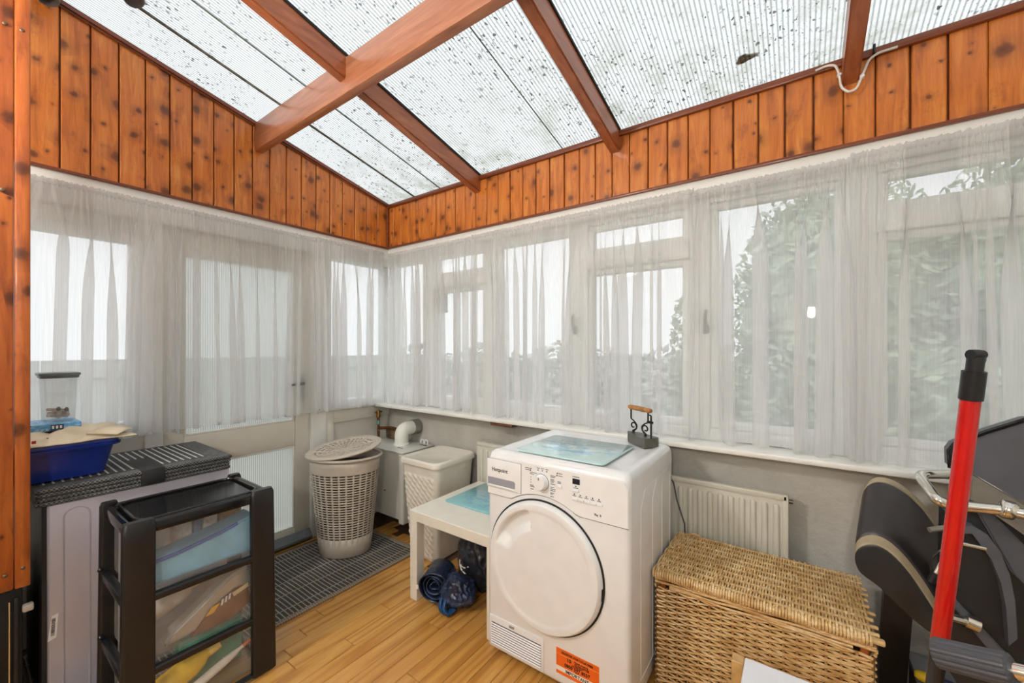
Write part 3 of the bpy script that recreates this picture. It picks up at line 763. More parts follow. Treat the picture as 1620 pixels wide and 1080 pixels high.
# ---- things on the dryer
def glassmat(name, cx, cy, wx, wy, z, th, base, blot, label, mode):
    t = NT(name+'_print'); v = t.coords()
    nz = t.noise(t.coords((1, 1.7, 1)), 9 if mode == 0 else 12, 5, 0.6, 1.2)
    gr = t.n('ShaderNodeTexGradient', gradient_type='SPHERICAL')
    mp = t.coords((1/(wx*0.55), 1/(wy*0.5), 1)); t.l(mp, gr.inputs[0])
    f = t.math('MULTIPLY', t.ramp(nz, [(0.44, (0,0,0,1)), (0.56, (1,1,1,1))]), t.ramp(gr.outputs[0], [(0.05, (0,0,0,1)), (0.45, (1,1,1,1))]))
    c = t.mix(f, base, blot)
    soft = t.noise(t.coords(), 5, 3); c = t.mix(t.math('MULTIPLY', soft, 0.35), c, lin(215,235,235))
    t.pbr(c, 0.1, 0, None, 0.6, 0.5)
    bm = new(); loft(bm, [[(x, y, zz) for x, y in rrect(cx, cy, wx-q, wy-q, 0.018, 5)] for zz, q in ((z, 0.002), (z+th*0.3, 0), (z+th*0.8, 0), (z+th, 0.003))])
    o = obj(name, bm, t.m, None, loc=(cx, cy, z), smooth=40); tag(o, label, 'cutting board', 'glass worktop savers'); return o
glassmat('glass_board', 1.900, -0.525, 0.385, 0.335, DZ+0.0005, 0.006, lin(188,218,216), lin(84,176,216), 'pale glass board with blue water splash on top of the dryer', 0)
t = thing('sad_iron', (2.082, -0.272, DZ+0.0005), 'old grey flat iron ornament with turned wooden handle on the dryer', 'iron')
ang = R(-34); A = Matrix.Translation((2.087, -0.279, DZ+0.0005)) @ Matrix.Rotation(ang, 4, 'Z') @ Matrix.Diagonal((1.28, 1.15, 1.02, 1))
def xf(bm, Mx):
    for v in bm.verts: v.co = Mx @ v.co
    return bm
steel = plain('dull_cast_iron', lin(112,112,104), 0.45, 0.6, var=0.15, bump=0.2)
bki = plain('black_wrought_iron', lin(30,30,30), 0.5, 0.4)
bm = new(); prism(bm, [(-0.068, 0.0, 0), (-0.03, -0.028, 0), (0.06, -0.034, 0), (0.06, 0.034, 0), (-0.03, 0.028, 0)], (0, 0, 0.040))
bmesh.ops.bevel(bm, geom=bm.edges[:], offset=0.002, segments=1, affect='EDGES')
obj('base_block', xf(bm, A), steel, t)
def spiral(cx, cz, flip):
    p = []
    for k in range(22):
        a = -math.pi/2 + flip*k*0.33; r = 0.020*(1-k/30)
        p.append((cx + r*math.cos(a), 0, cz + r*math.sin(a)))
    return p
for cx, fl in ((-0.034, -1), (0.030, 1)):
    bm = new()
    sp = spiral(cx, 0.070, -fl)
    tube(bm, [(cx, 0, 0.038)] + [(cx, 0, 0.050)], 0.005, 6); tube(bm, sp, 0.003, 6)
    top = -0.047 if fl < 0 else 0.043
    pp = [(cx, 0, 0.05), (cx + fl*-0.018, 0, 0.062), (cx + fl*-0.019, 0, 0.078), (cx, 0, 0.094), (top, 0, 0.098), (top, 0, 0.142)]
    tube(bm, arc_pts(pp, 0.01, 4), 0.003, 6)
    obj('scroll_support', xf(bm, A), bki, t)
bm = new(); tube(bm, [(-0.056+0.112*i/14, 0, 0.150) for i in range(15)], [0.0085, 0.011, 0.0105, 0.0095, 0.0105, 0.011, 0.0105, 0.0098, 0.0105, 0.011, 0.0108, 0.0095, 0.0105, 0.011, 0.0085], 12)
obj('handle', xf(bm, A), plain('turned_wood', lin(176,122,66), 0.5, var=0.2, nscale=40), t)
bm = new(); tube(bm, arc_pts([(0.043, 0, 0.132), (0.058, 0, 0.132), (0.058, 0, 0.036)], 0.006, 4), 0.0032, 6); rbox(bm, 0.040, 0.066, -0.005, 0.005, 0.098, 0.108, 0.002, 1)
obj('latch_rod', xf(bm, A), bki, t)

# ================================================================== SIDE TABLE with glass board
tb = thing('side_table', (1.31, -0.40, 0), 'small square white side table between the hamper and the dryer', 'table')
tw = plain('white_foil_board', lin(228,224,212), 0.35, var=0.02)
TXa, TXb, TYa, TYb = 1.045, 1.596, -0.675, -0.135
box('tabletop', tw, tb, TXa, TXb, TYa, TYb, 0.40, 0.45, 0.002, 1)
for x in (TXa+0.001, TXb-0.051):
    for y in (TYa+0.001, TYb-0.051): box('leg', tw, tb, x, x+0.05, y, y+0.05, 0, 0.40, 0.002, 1)
glassmat('glass_board', 1.33, -0.325, 0.44, 0.345, 0.4505, 0.006, lin(120,190,196), lin(50,150,196), 'turquoise glass board lying on the small white side table', 1)

# ---- dark bags under the table
def crumple(bm, c, rad, seed, n=5, k=0.16, fold=3.2):
    g = bmesh.ops.create_icosphere(bm, subdivisions=n, radius=1.0)
    for v in g['verts']:
        d = v.co.normalized()
        q = noise.turbulence(d*2.2+Vector((seed, seed*2, 0)), 4, True) - 0.5
        f = abs(noise.noise(d*fold*0.35+Vector((seed, 0, 7)))) + 0.6*abs(noise.noise(d*fold*0.8+Vector((0, seed, 3))))
        s = 1 + k*q - 0.28*f
        p = Vector((d.x*rad[0]*s, d.y*rad[1]*s, d.z*rad[2]*s))
        p = Vector(c) + p
        if p.z < 0.003: p.z = 0.003
        v.co = p
    return bm
def shiny(name, a, b):
    t = NT(name); v = t.coords(); nz = t.noise(v, 9, 4, 0.6, 0.8)
    c = t.ramp(nz, [(0.35, a), (0.65, b)]); t.pbr(c, 0.28, 0, t.bump(t.noise(v, 14, 3, 0.5, 1.5), 0.6, 0.012), 0.6); return t.m
o = thing('rolled_bag', (1.17, -0.56, 0), 'rolled up navy blue carrier bag on the floor in front of the table leg', 'bag')
navy = shiny('navy_film', lin(22,28,44), lin(34,52,86))
obj('body', crumple(new(), (1.290, -0.585, 0.078), (0.105, 0.085, 0.085), 3.1), navy, o, smooth=60)
bm = new(); ax = Vector((-0.40, 0.92, 0.0)).normalized(); u = Vector((0.92, 0.40, 0)); c0 = Vector((1.205, -0.668, 0.104)); rows = []
for k in range(150):
    a = k*0.17; r = 0.010 + 0.072*k/149; row = []
    for m in range(9):
        p = c0 + ax*(0.018*m + 0.020*(1-k/149)*(1-m/8) + 0.006*math.sin(a*1.7)) + u*r*math.cos(a) + Vector((0,0,1))*r*math.sin(a)
        q = p*22; p += Vector((noise.noise(q), noise.noise(q+Vector((5,0,0)))*1.2, noise.noise(q+Vector((0,5,0)))))*0.007
        p.z = max(p.z, 0.008); row.append(p)
    rows.append(row)
loft(bm, rows, cap=False, close=False)
obj('rolled_end', bm, navy, o, smooth=70, solid=0.004)
bm = new()
for j in range(2): tube(bm, arc_pts([(1.255+0.025*j, -0.655, 0.065), (1.265+0.025*j, -0.682, 0.04), (1.285+0.025*j, -0.675, 0.014), (1.315, -0.63, 0.02)], 0.02, 4), 0.011, 6)
obj('handle_loop', bm, plain('blue_film', lin(28,72,116), 0.3), o, smooth=60)
obj('tag', rbox(new(), 1.122, 1.138, -0.702, -0.698, 0.090, 0.108), 'white_plastic', o)
o = thing('bin_bag', (1.300, -0.375, 0), 'black plastic bag with white print under the table, beside the dryer', 'bag')
from mathutils.bvhtree import BVHTree
bm = crumple(new(), (1.265, -0.385, 0.150), (0.150, 0.105, 0.20), 8.3, fold=3.4); bvh = BVHTree.FromBMesh(bm)
obj('body', bm, shiny('black_film', lin(24,25,30), lin(44,48,60)), o, smooth=60)
bm = new()
for line in (((717, 889), (721, 884), (728, 885), (728, 893), (735, 898), (741, 896)), ((728, 893), (730, 900), (737, 908))):
    pts = []
    for px, py in line:
        hit = bvh.ray_cast(Vector(CAM), Vector(_ray(px, py)).normalized())[0]
        if hit is not None: pts.append(hit)
    if len(pts) > 1: tube(bm, pts, 0.005, 5)
obj('white_print', bm, 'white_plastic', o)
# ================================================================== RUG
def rugmat(name, dark, light, bx, by, sc=1.0):
    t = NT(name); v = t.coords()
    br = t.n('ShaderNodeTexBrick'); br.offset = 0.0; br.inputs['Scale'].default_value = 1.0
    br.inputs['Color1'].default_value = dark; br.inputs['Color2'].default_value = tuple(c*0.8 for c in dark[:3])+(1,); br.inputs['Mortar'].default_value = light
    br.inputs['Mortar Size'].default_value = 0.0035; br.inputs['Mortar Smooth'].default_value = 0.4
    br.inputs['Brick Width'].default_value = bx; br.inputs['Row Height'].default_value = by
    t.l(v, br.inputs['Vector'])
    n = t.noise(v, 220, 3, 0.7)
    c = t.mix(t.ramp(n, [(0.35, (0.55,0.55,0.55,1)), (0.6, (0,0,0,1))]), br.outputs['Color'], dark)
    c = t.mix(t.ramp(t.noise(v, 300, 2), [(0.62, (0,0,0,1)), (0.72, (0.5,0.5,0.5,1))]), c, light)
    t.pbr(c, 0.9, 0, t.bump(n, 0.6, 0.004)); return t.m
rg = thing('rug', (0.4, -1.1, 0), 'dark grey woven rug with pale grid lines in front of the door', 'rug')
bm = new()
def slab(bm, x0, x1, y0, y1, z0, z1, nx=10, ny=30, wob=0.002):
    rows = []
    for i in range(ny+1):
        y = y0+(y1-y0)*i/ny
        rows.append([(x0+(x1-x0)*j/nx + 0.004*math.sin(y*9)*(j == nx), y, z1+wob*math.sin(x0*7+j*1.1+i*0.7)) for j in range(nx+1)])
    vs = loft(bm, rows, cap=False, close=False)
    rim = [vs[0][j] for j in range(nx+1)] + [vs[i][nx] for i in range(1, ny+1)] + [vs[ny][j] for j in range(nx-1, -1, -1)] + [vs[i][0] for i in range(ny-1, 0, -1)]
    low = [bm.verts.new((v.co.x, v.co.y, z0)) for v in rim]
    for k in range(len(rim)): bm.faces.new((rim[k], rim[(k+1) % len(rim)], low[(k+1) % len(rim)], low[k]))
    bm.faces.new(low)
slab(bm, 0.095, 0.70, -1.862, -0.34, 0.0005, 0.008)
obj('field', bm, rugmat('rug_field_weave', lin(66,62,60), lin(176,166,150), 0.12, 0.021), rg, smooth=40)
bd = rugmat('rug_border_weave', lin(118,104,90), lin(160,146,126), 0.02, 0.012)
for nm, a in (('border', (0.072, 0.097, -1.885, -0.315)), ('border', (0.698, 0.726, -1.885, -0.315)), ('border', (0.097, 0.698, -0.342, -0.315)), ('border', (0.097, 0.698, -1.885, -1.860))):
    box(nm, bd, rg, a[0], a[1], a[2], a[3], 0.0005, 0.010, 0.003, 2)

# ================================================================== OVAL SLOTTED HAMPER
hp = thing('laundry_hamper', (0.33, -0.575, 0.011), 'tall oval taupe plastic laundry hamper with slots and tilted lid', 'laundry basket')
tp = plain('taupe_plastic', lin(186,176,162), 0.4, var=0.03)
HC = Vector((0.341, -0.590, 0)); HR = Vector((_rt[0], _rt[1], 0)); HF = Vector((_fw[0], _fw[1], 0))
def oval(z, s, a): # a angle, s scale
    return HC + HR*(s*math.cos(a)) + HF*(s*0.80*math.sin(a)) + Vector((0,0,z))
def hamper_s(z): return 0.150 + 0.060*(z/0.60)**0.9
NC = 30
bm = new()
zz = [0.011, 0.02, 0.10, 0.125]; solid_rows = 3
nrow = 26; z0_, z1_ = 0.125, 0.520
levels = []   # (z, is_slot_band above)
for i in range(nrow):
    a = z0_ + (z1_-z0_)*i/nrow; levels.append((a, True)); levels.append((a + (z1_-z0_)/nrow*0.52, False))
levels.append((z1_, False))
cols = []
for k in range(NC):
    a = 2*math.pi*k/NC; da = 2*math.pi/NC
    cols += [(a, 'rib'), (a+da*0.26, 'slot'), (a+da*0.63, 'slot2')]
zs = [(0.011, False), (0.016, False), (0.07, False)] + levels + [(0.555, False), (0.60, False)]
grid = [[bm.verts.new(oval(z, hamper_s(z) - (0.006 if z < 0.012 else 0), a)) for a, _ in cols] for z, _ in zs]
nc = len(cols)
for i in range(len(zs)-1):
    for j in range(nc):
        if zs[i][1] and cols[j][1] != 'rib': continue
        bm.faces.new((grid[i][j], grid[i][(j+1) % nc], grid[i+1][(j+1) % nc], grid[i+1][j]))
bm.faces.new(grid[0][::-1])
obj('basket_body', bm, tp, hp, smooth=60, solid=0.004)
bm = new(); loft(bm, [[oval(z, hamper_s(z)-0.012, 2*math.pi*k/40) for k in range(40)] for z in (0.02, 0.2, 0.4, 0.54)])
obj('inner_shade', bm, plain('hamper_inner_shade', lin(70,60,52), 0.9, var=0.2), hp, smooth=60)  # added dark filler so the slots read as a shaded interior
bm = new(); tube(bm, [oval(0.602, hamper_s(0.6)+0.008, 2*math.pi*k/64) for k in range(64)], 0.009, 8, closed=True)
obj('rim', bm, tp, hp, smooth=60)
# lid: oval, tipped, with rings of slots
TL = Matrix.Translation((HC.x-0.008, HC.y-0.004, 0.646)) @ Matrix.Rotation(R(-7.5), 4, HF) @ Matrix.Rotation(R(8), 4, HR) @ Matrix.Diagonal((0.9, 0.9, 1, 1)) @ Matrix.Translation((-HC.x, -HC.y, 0))
# raise the right-hand (HR) side
bm = new(); rad = [0.0, 0.03, 0.05, 0.062, 0.075, 0.092, 0.105, 0.122, 0.135, 0.152, 0.165, 0.182, 0.195, 0.212, 0.240, 0.250]
NL = 36; lc = []
for k in range(NL):
    a = 2*math.pi*k/NL; da = 2*math.pi/NL; lc += [(a, 0), (a+da*0.36, 1), (a+da*0.68, 1)]
def lidz(r): return 0.004 - 0.020*max(0, 1-(r/0.215)**2) if r < 0.22 else (0.004 if r < 0.245 else -0.004)
gl = []
for i, r in enumerate(rad):
    if i == 0: gl.append([bm.verts.new(TL @ oval(lidz(0), 0.0, 0))]); continue
    gl.append([bm.verts.new(TL @ oval(lidz(r), r, a)) for a, _ in lc])
n = len(lc)
for j in range(n): bm.faces.new((gl[0][0], gl[1][j], gl[1][(j+1) % n]))
for i in range(1, len(rad)-1):
    slot = i in (3, 5, 7, 9, 11) 
    for j in range(n):
        if slot and lc[j][1]: continue
        bm.faces.new((gl[i][j], gl[i][(j+1) % n], gl[i+1][(j+1) % n], gl[i+1][j]))
lid = obj('lid', bm, tp, hp, smooth=60, solid=0.004)
bm = new(); tube(bm, [TL @ oval(0.0, 0.250, 2*math.pi*k/64) for k in range(64)], 0.007, 8, closed=True)
obj('lid_rim', bm, tp, lid, smooth=60)
bm = new()
for k in range(8):
    a = 2*math.pi*k/8 + 0.2
    tube(bm, [TL @ oval(lidz(r)+0.003, r, a) for r in (0.04, 0.09, 0.14, 0.19, 0.22)], 0.0035, 5)
obj('lid_spokes', bm, tp, lid)

# ================================================================== WHITE SQUARE HAMPER
wh = thing('square_hamper', (0.79, -0.23, 0), 'square white plastic laundry hamper with closed lid and embossed front', 'laundry basket')
wp = plain('off_white_plastic', lin(226,220,206), 0.35, var=0.02)
cx, cy = 0.795, -0.232
bm = new(); rings = []
nz_ = 90; per = 40
def ring(z, wx, wy, r, emb):
    base = []
    # dense rounded square, counted by side so that the front can be embossed
    for (sx, sy, a0) in ((1,1,0), (-1,1,90), (-1,-1,180), (1,-1,270)):
        for k in range(7):
            a = R(a0+90*k/6); base.append((cx+sx*(wx/2-r)+r*math.cos(a), cy+sy*(wy/2-r)+r*math.sin(a)))
        # straight run to the next corner
        nx_ = {0: (-1,1,90), 90: (-1,-1,180), 180: (1,-1,270), 270: (1,1,360)}[a0]
        a = R(nx_[2]); e = (cx+nx_[0]*(wx/2-r)+r*math.cos(a), cy+nx_[1]*(wy/2-r)+r*math.sin(a)); s = base[-1]
        for k in range(1, per):
            base.append((s[0]+(e[0]-s[0])*k/per, s[1]+(e[1]-s[1])*k/per))
    out = []
    for x, y in base:
        if emb and y < cy-wy/2+0.004:
            u = (x-cx)/wx; p = (z*0.9 + (x-cx)*0.75)/0.034; q = (z*0.45-(x-cx)*0.9)/0.044
            h = abs(math.sin(math.pi*p))*0.009*(0.35+0.65*abs(math.sin(math.pi*q)))
            h *= min(1, (0.5-abs(u))/0.08) if abs(u) < 0.5 else 0
            y -= max(0, h)
        out.append((x, y, z))
    return out
for i in range(nz_+1):
    f = i/nz_; z = 0.003+0.562*f; wx = 0.235+0.075*f; wy = 0.275+0.065*f
    rings.append(ring(z, wx, wy, 0.035, 0.02 < f < 0.90))
loft(bm, rings); obj('body', bm, wp, wh, smooth=50)
bm = new()
loft(bm, [[(x, y, z) for x, y in rrect(cx, cy, 0.31+q, 0.345+q, 0.045, 8)] for z, q in ((0.566, 0.016), (0.567, 0.026), (0.588, 0.026), (0.598, 0.018), (0.600, 0.004), (0.598, -0.012), (0.590, -0.022))])
ld = obj('lid', bm, wp, wh, smooth=60)
obj('latch', rbox(new(), cx+0.146, cx+0.160, cy+0.06, cy+0.085, 0.52, 0.575, 0.003, 1), wp, wh)

# ================================================================== BOILER in the corner with flue
bo = thing('boiler', (0.27, -0.17, 0.10), 'pale grey floor boiler casing in the corner behind the hampers', 'boiler')
bp = plain('pale_grey_enamel', lin(204,204,196), 0.35, var=0.03, nscale=5)
BX0, BX1, BY0, BY1, BZ1 = 0.09, 0.545, -0.31, -0.03, 0.575
obj('casing', rbox(new(), BX0, BX1-0.045, BY0+0.01, BY1, 0.13, BZ1, 0.006, 2), bp, bo)
obj('corner_column', rbox(new(), BX1-0.05, BX1, BY0, BY1, 0.105, BZ1-0.004, 0.016, 4), bp, bo)
obj('top_plate', rbox(new(), BX0-0.004, BX1+0.003, BY0-0.002, BY1, BZ1-0.002, BZ1+0.008, 0.003, 2), bp, bo)
obj('slot', rbox(new(), 0.40, 0.45, -0.235, -0.228, BZ1+0.007, BZ1+0.010), 'dark', bo); obj('slot', rbox(new(), 0.46, 0.53, -0.09, -0.082, BZ1+0.007, BZ1+0.010), 'dark', bo)
bm = new(); tube(bm, [(0.35, BY0+0.009, 0.30), (0.35, BY0+0.006, 0.30)], 0.005, 8); obj('screw', bm, 'dark', bo)
bm = new(); tube(bm, arc_pts([(0.345, -0.155, BZ1+0.005), (0.345, -0.155, BZ1+0.115), (0.345, -0.02, BZ1+0.115)], 0.075, 10), 0.048, 20); tube(bm, [(0.345, -0.155, BZ1+0.006), (0.345, -0.155, BZ1+0.018)], 0.056, 20)
fe = obj('flue_elbow', bm, plain('white_flue_plastic', lin(232,234,226), 0.3, var=0.02), bo, smooth=50)
bm = new(); tube(bm, [(0.345, -0.065, BZ1+0.115), (0.345, -0.004, BZ1+0.115)], 0.054, 20); obj('flue_collar', bm, plain('grey_rubber_seal', lin(132,128,122), 0.6), fe)
for x in (0.43, 0.47):
    bm = new(); tube(bm, arc_pts([(x, -0.05, BZ1+0.008), (x, -0.05, BZ1+0.035), (x+0.03, -0.05, BZ1+0.035), (x+0.03, -0.05, BZ1+0.008)], 0.012, 5), 0.005, 6); obj('bracket', bm, 'white_plastic', bo)
pp = thing('stop_valve', (0.045, -0.13, 0.55), 'brass stop valve on a copper pipe above the boiler', 'valve')
cop = plain('old_copper', lin(128,78,48), 0.45, 0.7, var=0.25); brs = plain('old_brass', lin(160,118,58), 0.4, 0.8, var=0.2)
bm = new(); tube(bm, [(0.045, -0.13, 0.40), (0.045, -0.13, 0.745)], 0.009, 10); obj('pipe', bm, cop, pp)
bm = new(); tube(bm, arc_pts([(0.045, -0.13, 0.66), (0.16, -0.10, 0.672), (0.24, -0.10, 0.665), (0.26, -0.08, 0.585)], 0.03, 5), 0.011, 10); obj('branch_pipe', bm, cop, pp)
bm = new(); tube(bm, [(0.045, -0.13, 0.735), (0.045, -0.13, 0.75), (0.045, -0.13, 0.765), (0.045, -0.13, 0.79), (0.045, -0.13, 0.80)], [0.011, 0.017, 0.013, 0.014, 0.008], 12); obj('valve_body', bm, brs, pp)
bm = new(); tube(bm, [(0.045, -0.16, 0.782), (0.045, -0.10, 0.782)], 0.007, 8); obj('valve_handle', bm, brs, pp)
bm = new(); tube(bm, [(0.045, -0.13, 0.69), (0.045, -0.13, 0.72)], 0.012, 10); obj('joint', bm, plain('verdigris', lin(96,140,130), 0.6), pp)
bm = new(); rbox(bm, 0.09, 0.24, -0.10, -0.02, 0.585, 0.655, 0.012, 2); obj('lagging', bm, plain('dirty_lagging', lin(110,86,62), 0.9, var=0.3, bump=0.6), pp)

# ================================================================== RADIATOR
ra = thing('radiator', (1.8, -0.07, 0.15), 'long cream panel radiator under the sill behind the dryer', 'radiator')
rc = plain('cream_radiator_enamel', lin(208,204,190), 0.35, var=0.02)
RX0, RX1, RZ0, RZ1 = 1.0, 2.622, 0.16, 0.683
obj('panel', rbox(new(), RX0, RX1, -0.100, -0.088, RZ0, RZ1, 0.005, 3), rc, ra)
obj('back_panel', rbox(new(), RX0+0.01, RX1-0.006, -0.088, -0.05, RZ0+0.01, RZ1-0.008, 0.004, 1), rc, ra)
obj('top_rim', rbox(new(), RX0+0.004, RX1-0.004, -0.106, -0.096, RZ1-0.024, RZ1-0.001, 0.004, 2), rc, ra)
obj('end_rim', rbox(new(), RX1-0.020, RX1, -0.106, -0.07, RZ0, RZ1-0.002, 0.005, 2), rc, ra)
def capsule(bm, x, z0, z1, hw, d):
    rings = []
    for dd, q in ((0, 0), (d*0.6, 0.002), (d, 0.006)):
        w2 = hw-q; rg_ = []
        for k in range(13): a = math.pi*k/12; rg_.append((x+w2*math.cos(a), -0.099-dd*1.4, z1-hw+w2*math.sin(a)))
        for k in range(13): a = math.pi+math.pi*k/12; rg_.append((x+w2*math.cos(a), -0.099-dd*1.4, z0+hw+w2*math.sin(a)))
        rings.append(rg_)
    loft(bm, rings); return bm
fl0 = None; x = RX0+0.042
while x < RX1-0.03:
    if fl0 is None: fl0 = obj('flute', capsule(new(), x, RZ0+0.03, RZ1-0.04, 0.0125, 0.008), rc, ra, smooth=50); fx = x
    else:
        c = fl0.copy(); COL.objects.link(c); c.parent = ra; c.location.x = x-fx
    x += 0.0405
bm = new(); tube(bm, [(RX1-0.005, -0.075, RZ1-0.03), (RX1+0.014, -0.075, RZ1-0.03)], 0.008, 8); obj('bleed_valve', bm, plain('valve_metal', lin(90,88,82), 0.4, 0.7), ra)
for x in (RX0+0.2, RX1-0.2): box('bracket', rc, ra, x, x+0.03, -0.051, -0.002, 0.25, 0.60)

# ================================================================== WICKER BASKET
wb = thing('wicker_basket', (2.52, -0.295, 0), 'rectangular golden wicker hamper with lid between the dryer and the bench', 'basket')
def wicker(name, a, b, c):
    t = NT(name); v = t.coords(); n1 = t.noise(v, 26, 3); n2 = t.noise(t.coords((1,1,4)), 70, 3)
    col = t.ramp(n1, [(0.3, a), (0.5, b), (0.7, c)]); col = t.mix(t.ramp(n2, [(0.42, (0.5,0.5,0.5,1)), (0.55, (0,0,0,1))]), col, a)
    t.pbr(col, 0.4, 0, None, 0.5, 0.2); return t.m
wk = wicker('willow', lin(188,144,88), lin(220,182,124), lin(236,206,156))
wkd = wicker('willow_dark', lin(148,104,58), lin(178,134,82), lin(198,158,106))
WX0, WX1, WY0, WY1, WZ = 2.224, 2.830, -0.500, -0.135, 0.42
rgw = random.Random(5)
def weave_side(p0, p1, nrm, z0, z1, nst, name, rows_dz=0.0098):
    p0, p1, nrm = Vector(p0), Vector(p1), Vector(nrm)
    bm = new(); n = int((z1-z0)/rows_dz)
    for i in range(n):
        z = z0 + (i+0.5)*rows_dz; tw = rgw.uniform(0.0038, 0.0047); ph = (i % 2)*math.pi; pts = []
        for k in range(nst*2+1):
            s = k/(nst*2)
            pts.append(p0.lerp(p1, s) + nrm*(0.0052*math.cos(math.pi*s*nst+ph)) + Vector((0, 0, z-p0.z + 0.0009*math.sin(k*0.5+i*0.6)+rgw.uniform(-0.0004, 0.0004))))
        tube(bm, pts, tw, 5)
    w_ = obj(name, bm, wk, wb, smooth=70); w_['kind'] = 'stuff'
    bm = new()
    for k in range(nst+1):
        p = p0.lerp(p1, k/nst); tube(bm, [(p.x, p.y, 0.01), (p.x, p.y, z1)], 0.004, 5)
    s_ = obj('stakes', bm, wkd, wb); s_['kind'] = 'stuff'
weave_side((WX0, WY0, 0), (WX1, WY0, 0), (0, -1, 0), 0.012, 0.385, 17, 'front_weave')
weave_side((WX0, WY1, 0), (WX0, WY0, 0), (-1, 0, 0), 0.012, 0.385, 11, 'side_weave')
weave_side((WX1, WY0, 0), (WX1, WY1, 0), (1, 0, 0), 0.012, 0.385, 11, 'side_weave')
weave_side((WX1, WY1, 0), (WX0, WY1, 0), (0, 1, 0), 0.012, 0.385, 17, 'back_weave', 0.0125)
obj('inner_shade', rbox(new(), WX0+0.012, WX1-0.012, WY0+0.012, WY1-0.012, 0.008, 0.37), plain('basket_inner_shade', lin(60,38,20), 0.9), wb)  # added dark block, stands for the shade inside the weave
for x in (WX0+0.018, WX1-0.018):
    for y in (WY0+0.018, WY1-0.018):
        box('corner_post', plain('red_brown_post', lin(168,88,40), 0.5) if 'post_m' not in M else M['post_m'], wb, x-0.010, x+0.010, y-0.010, y+0.010, 0.0, 0.425, 0.003, 1)
# rim band of long rods under the lid
bm = new()
for j in range(4):
    z = 0.388+0.0085*j
    for a, b, nn in (((WX0-0.006, WY0-0.004), (WX1+0.006, WY0-0.004), (0,-1)), ((WX0-0.004, WY1), (WX0-0.004, WY0-0.004), (-1,0)), ((WX1+0.004, WY0), (WX1+0.004, WY1), (1,0))):
        pts = [(a[0]+(b[0]-a[0])*k/24 + nn[0]*0.003*math.sin(k*0.9+j), a[1]+(b[1]-a[1])*k/24 + nn[1]*0.003*math.sin(k*0.9+j), z+0.0025*math.sin(k*0.5+j*2)) for k in range(25)]
        if nn == (0,-1) and j < 2: pts = pts[2:-2]
        tube(bm, pts, 0.0046, 6)
r_ = obj('rim_rods', bm, wk, wb, smooth=70); r_['kind'] = 'stuff'
# lid: strands run front to back over long rods
ld = obj('lid', rbox(new(), WX0+0.0, WX1-0.01, WY0+0.006, WY1, 0.428, 0.433), plain('lid_gap_shade', lin(84,56,30), 0.9), wb)  # plate coloured dark so the gaps between strands look shaded
bm = new(); ns = 74; nr = 9
for i in range(ns):
    x = WX0-0.010 + (WX1-WX0+0.004)*i/(ns-1); ph = (i % 2)*math.pi; pts = []
    y0 = WY0-0.012
    pts += [(x, y0+0.004, 0.418), (x, y0-0.003, 0.426), (x, y0-0.002, 0.436), (x, y0+0.006, 0.444)]
    for k in range(nr*2+1):
        y = y0+0.014 + (WY1-y0-0.016)*k/(nr*2)
        pts.append((x+rgw.uniform(-0.0008, 0.0008), y, 0.444 + 0.0036*math.cos(math.pi*k/2.0*1.0+ph)))
    tube(bm, pts, rgw.uniform(0.0036, 0.0043), 5)
l_ = obj('lid_weave', bm, wk, ld, smooth=70); l_['kind'] = 'stuff'
for k in range(nr+1):
    y = WY0+0.012 + (WY1-WY0-0.02)*k/nr
    xe = WX1+0.012+rgw.uniform(-0.006, 0.008)
    obj('cross_rod', rbox(new(), WX0-0.006, xe, y-0.0055, y+0.0055, 0.4395, 0.4475, 0.0018, 1), wk, ld)
obj('front_rod', rbox(new(), WX0-0.004, WX1+0.026, WY0-0.008, WY0+0.010, 0.424, 0.440, 0.005, 2), wk, ld)
bm = new(); tube(bm, [(WX0+0.03, WY1-0.01, 0.44), (WX0+0.05, WY1-0.014, 0.458), (WX0+0.08, WY1-0.012, 0.455)], 0.005, 6); obj('hinge_loop', bm, wk, ld)
# ================================================================== GREY CABINET, folded mat, tub and what is on it
gc = thing('grey_cabinet', (0.29, -1.568, 0), 'silver grey metal cabinet standing in front of the door under the mat', 'cabinet')
gm = plain('silver_grey_metal', lin(190,186,196), 0.38, 0.2, var=0.03, nscale=3)
box('body', plain('black_cabinet_body', lin(40,40,42), 0.5), gc, 0.06, 0.50, -1.850, -1.290, 0.01, 0.718, 0.004, 2)
fp = obj('front_panel', rbox(new(), 0.50, 0.526, -1.838, -1.285, 0.012, 0.720, 0.008, 3), gm, gc)
def chan(bm, y0, y1, z0, z1, x, r, tr):
    pts = [(x, y0, z0), (x, y0, z1-0.03)] + [(x, y0+(y1-y0)/2-(y1-y0)/2*math.cos(math.pi*k/10), z1-0.03+0.03*math.sin(math.pi*k/10)) for k in range(1, 10)] + [(x, y1, z1-0.03), (x, y1, z0)]
    tube(bm, pts, tr, 6)
bm = new(); chan(bm, -1.800, -1.735, 0.02, 0.695, 0.526, 0.03, 0.0028); obj('pressed_channel', bm, gm, fp)
bs = obj('barcode_sticker', prism(new(), [(0.5265, -1.838, 0.245), (0.5265, -1.817, 0.252), (0.5265, -1.812, 0.335), (0.5265, -1.828, 0.33)], (0.0008, 0, 0)), 'white_plastic', gc)
bm = new(); z = 0.262
rb = random.Random(2)
while z < 0.322:
    h = rb.choice((0.0012, 0.002, 0.003)); rbox(bm, 0.5272, 0.5278, -1.831+ (z-0.262)*0.05, -1.822+(z-0.262)*0.05, z, z+h); z += h + rb.choice((0.0012, 0.0018))
obj('bars', bm, 'ink', bs, smooth=0)
fmw = thing('folded_mat', (0.29, -1.568, 0.7205), 'folded black woven mat with pale stripes lying on the grey cabinet', 'mat')
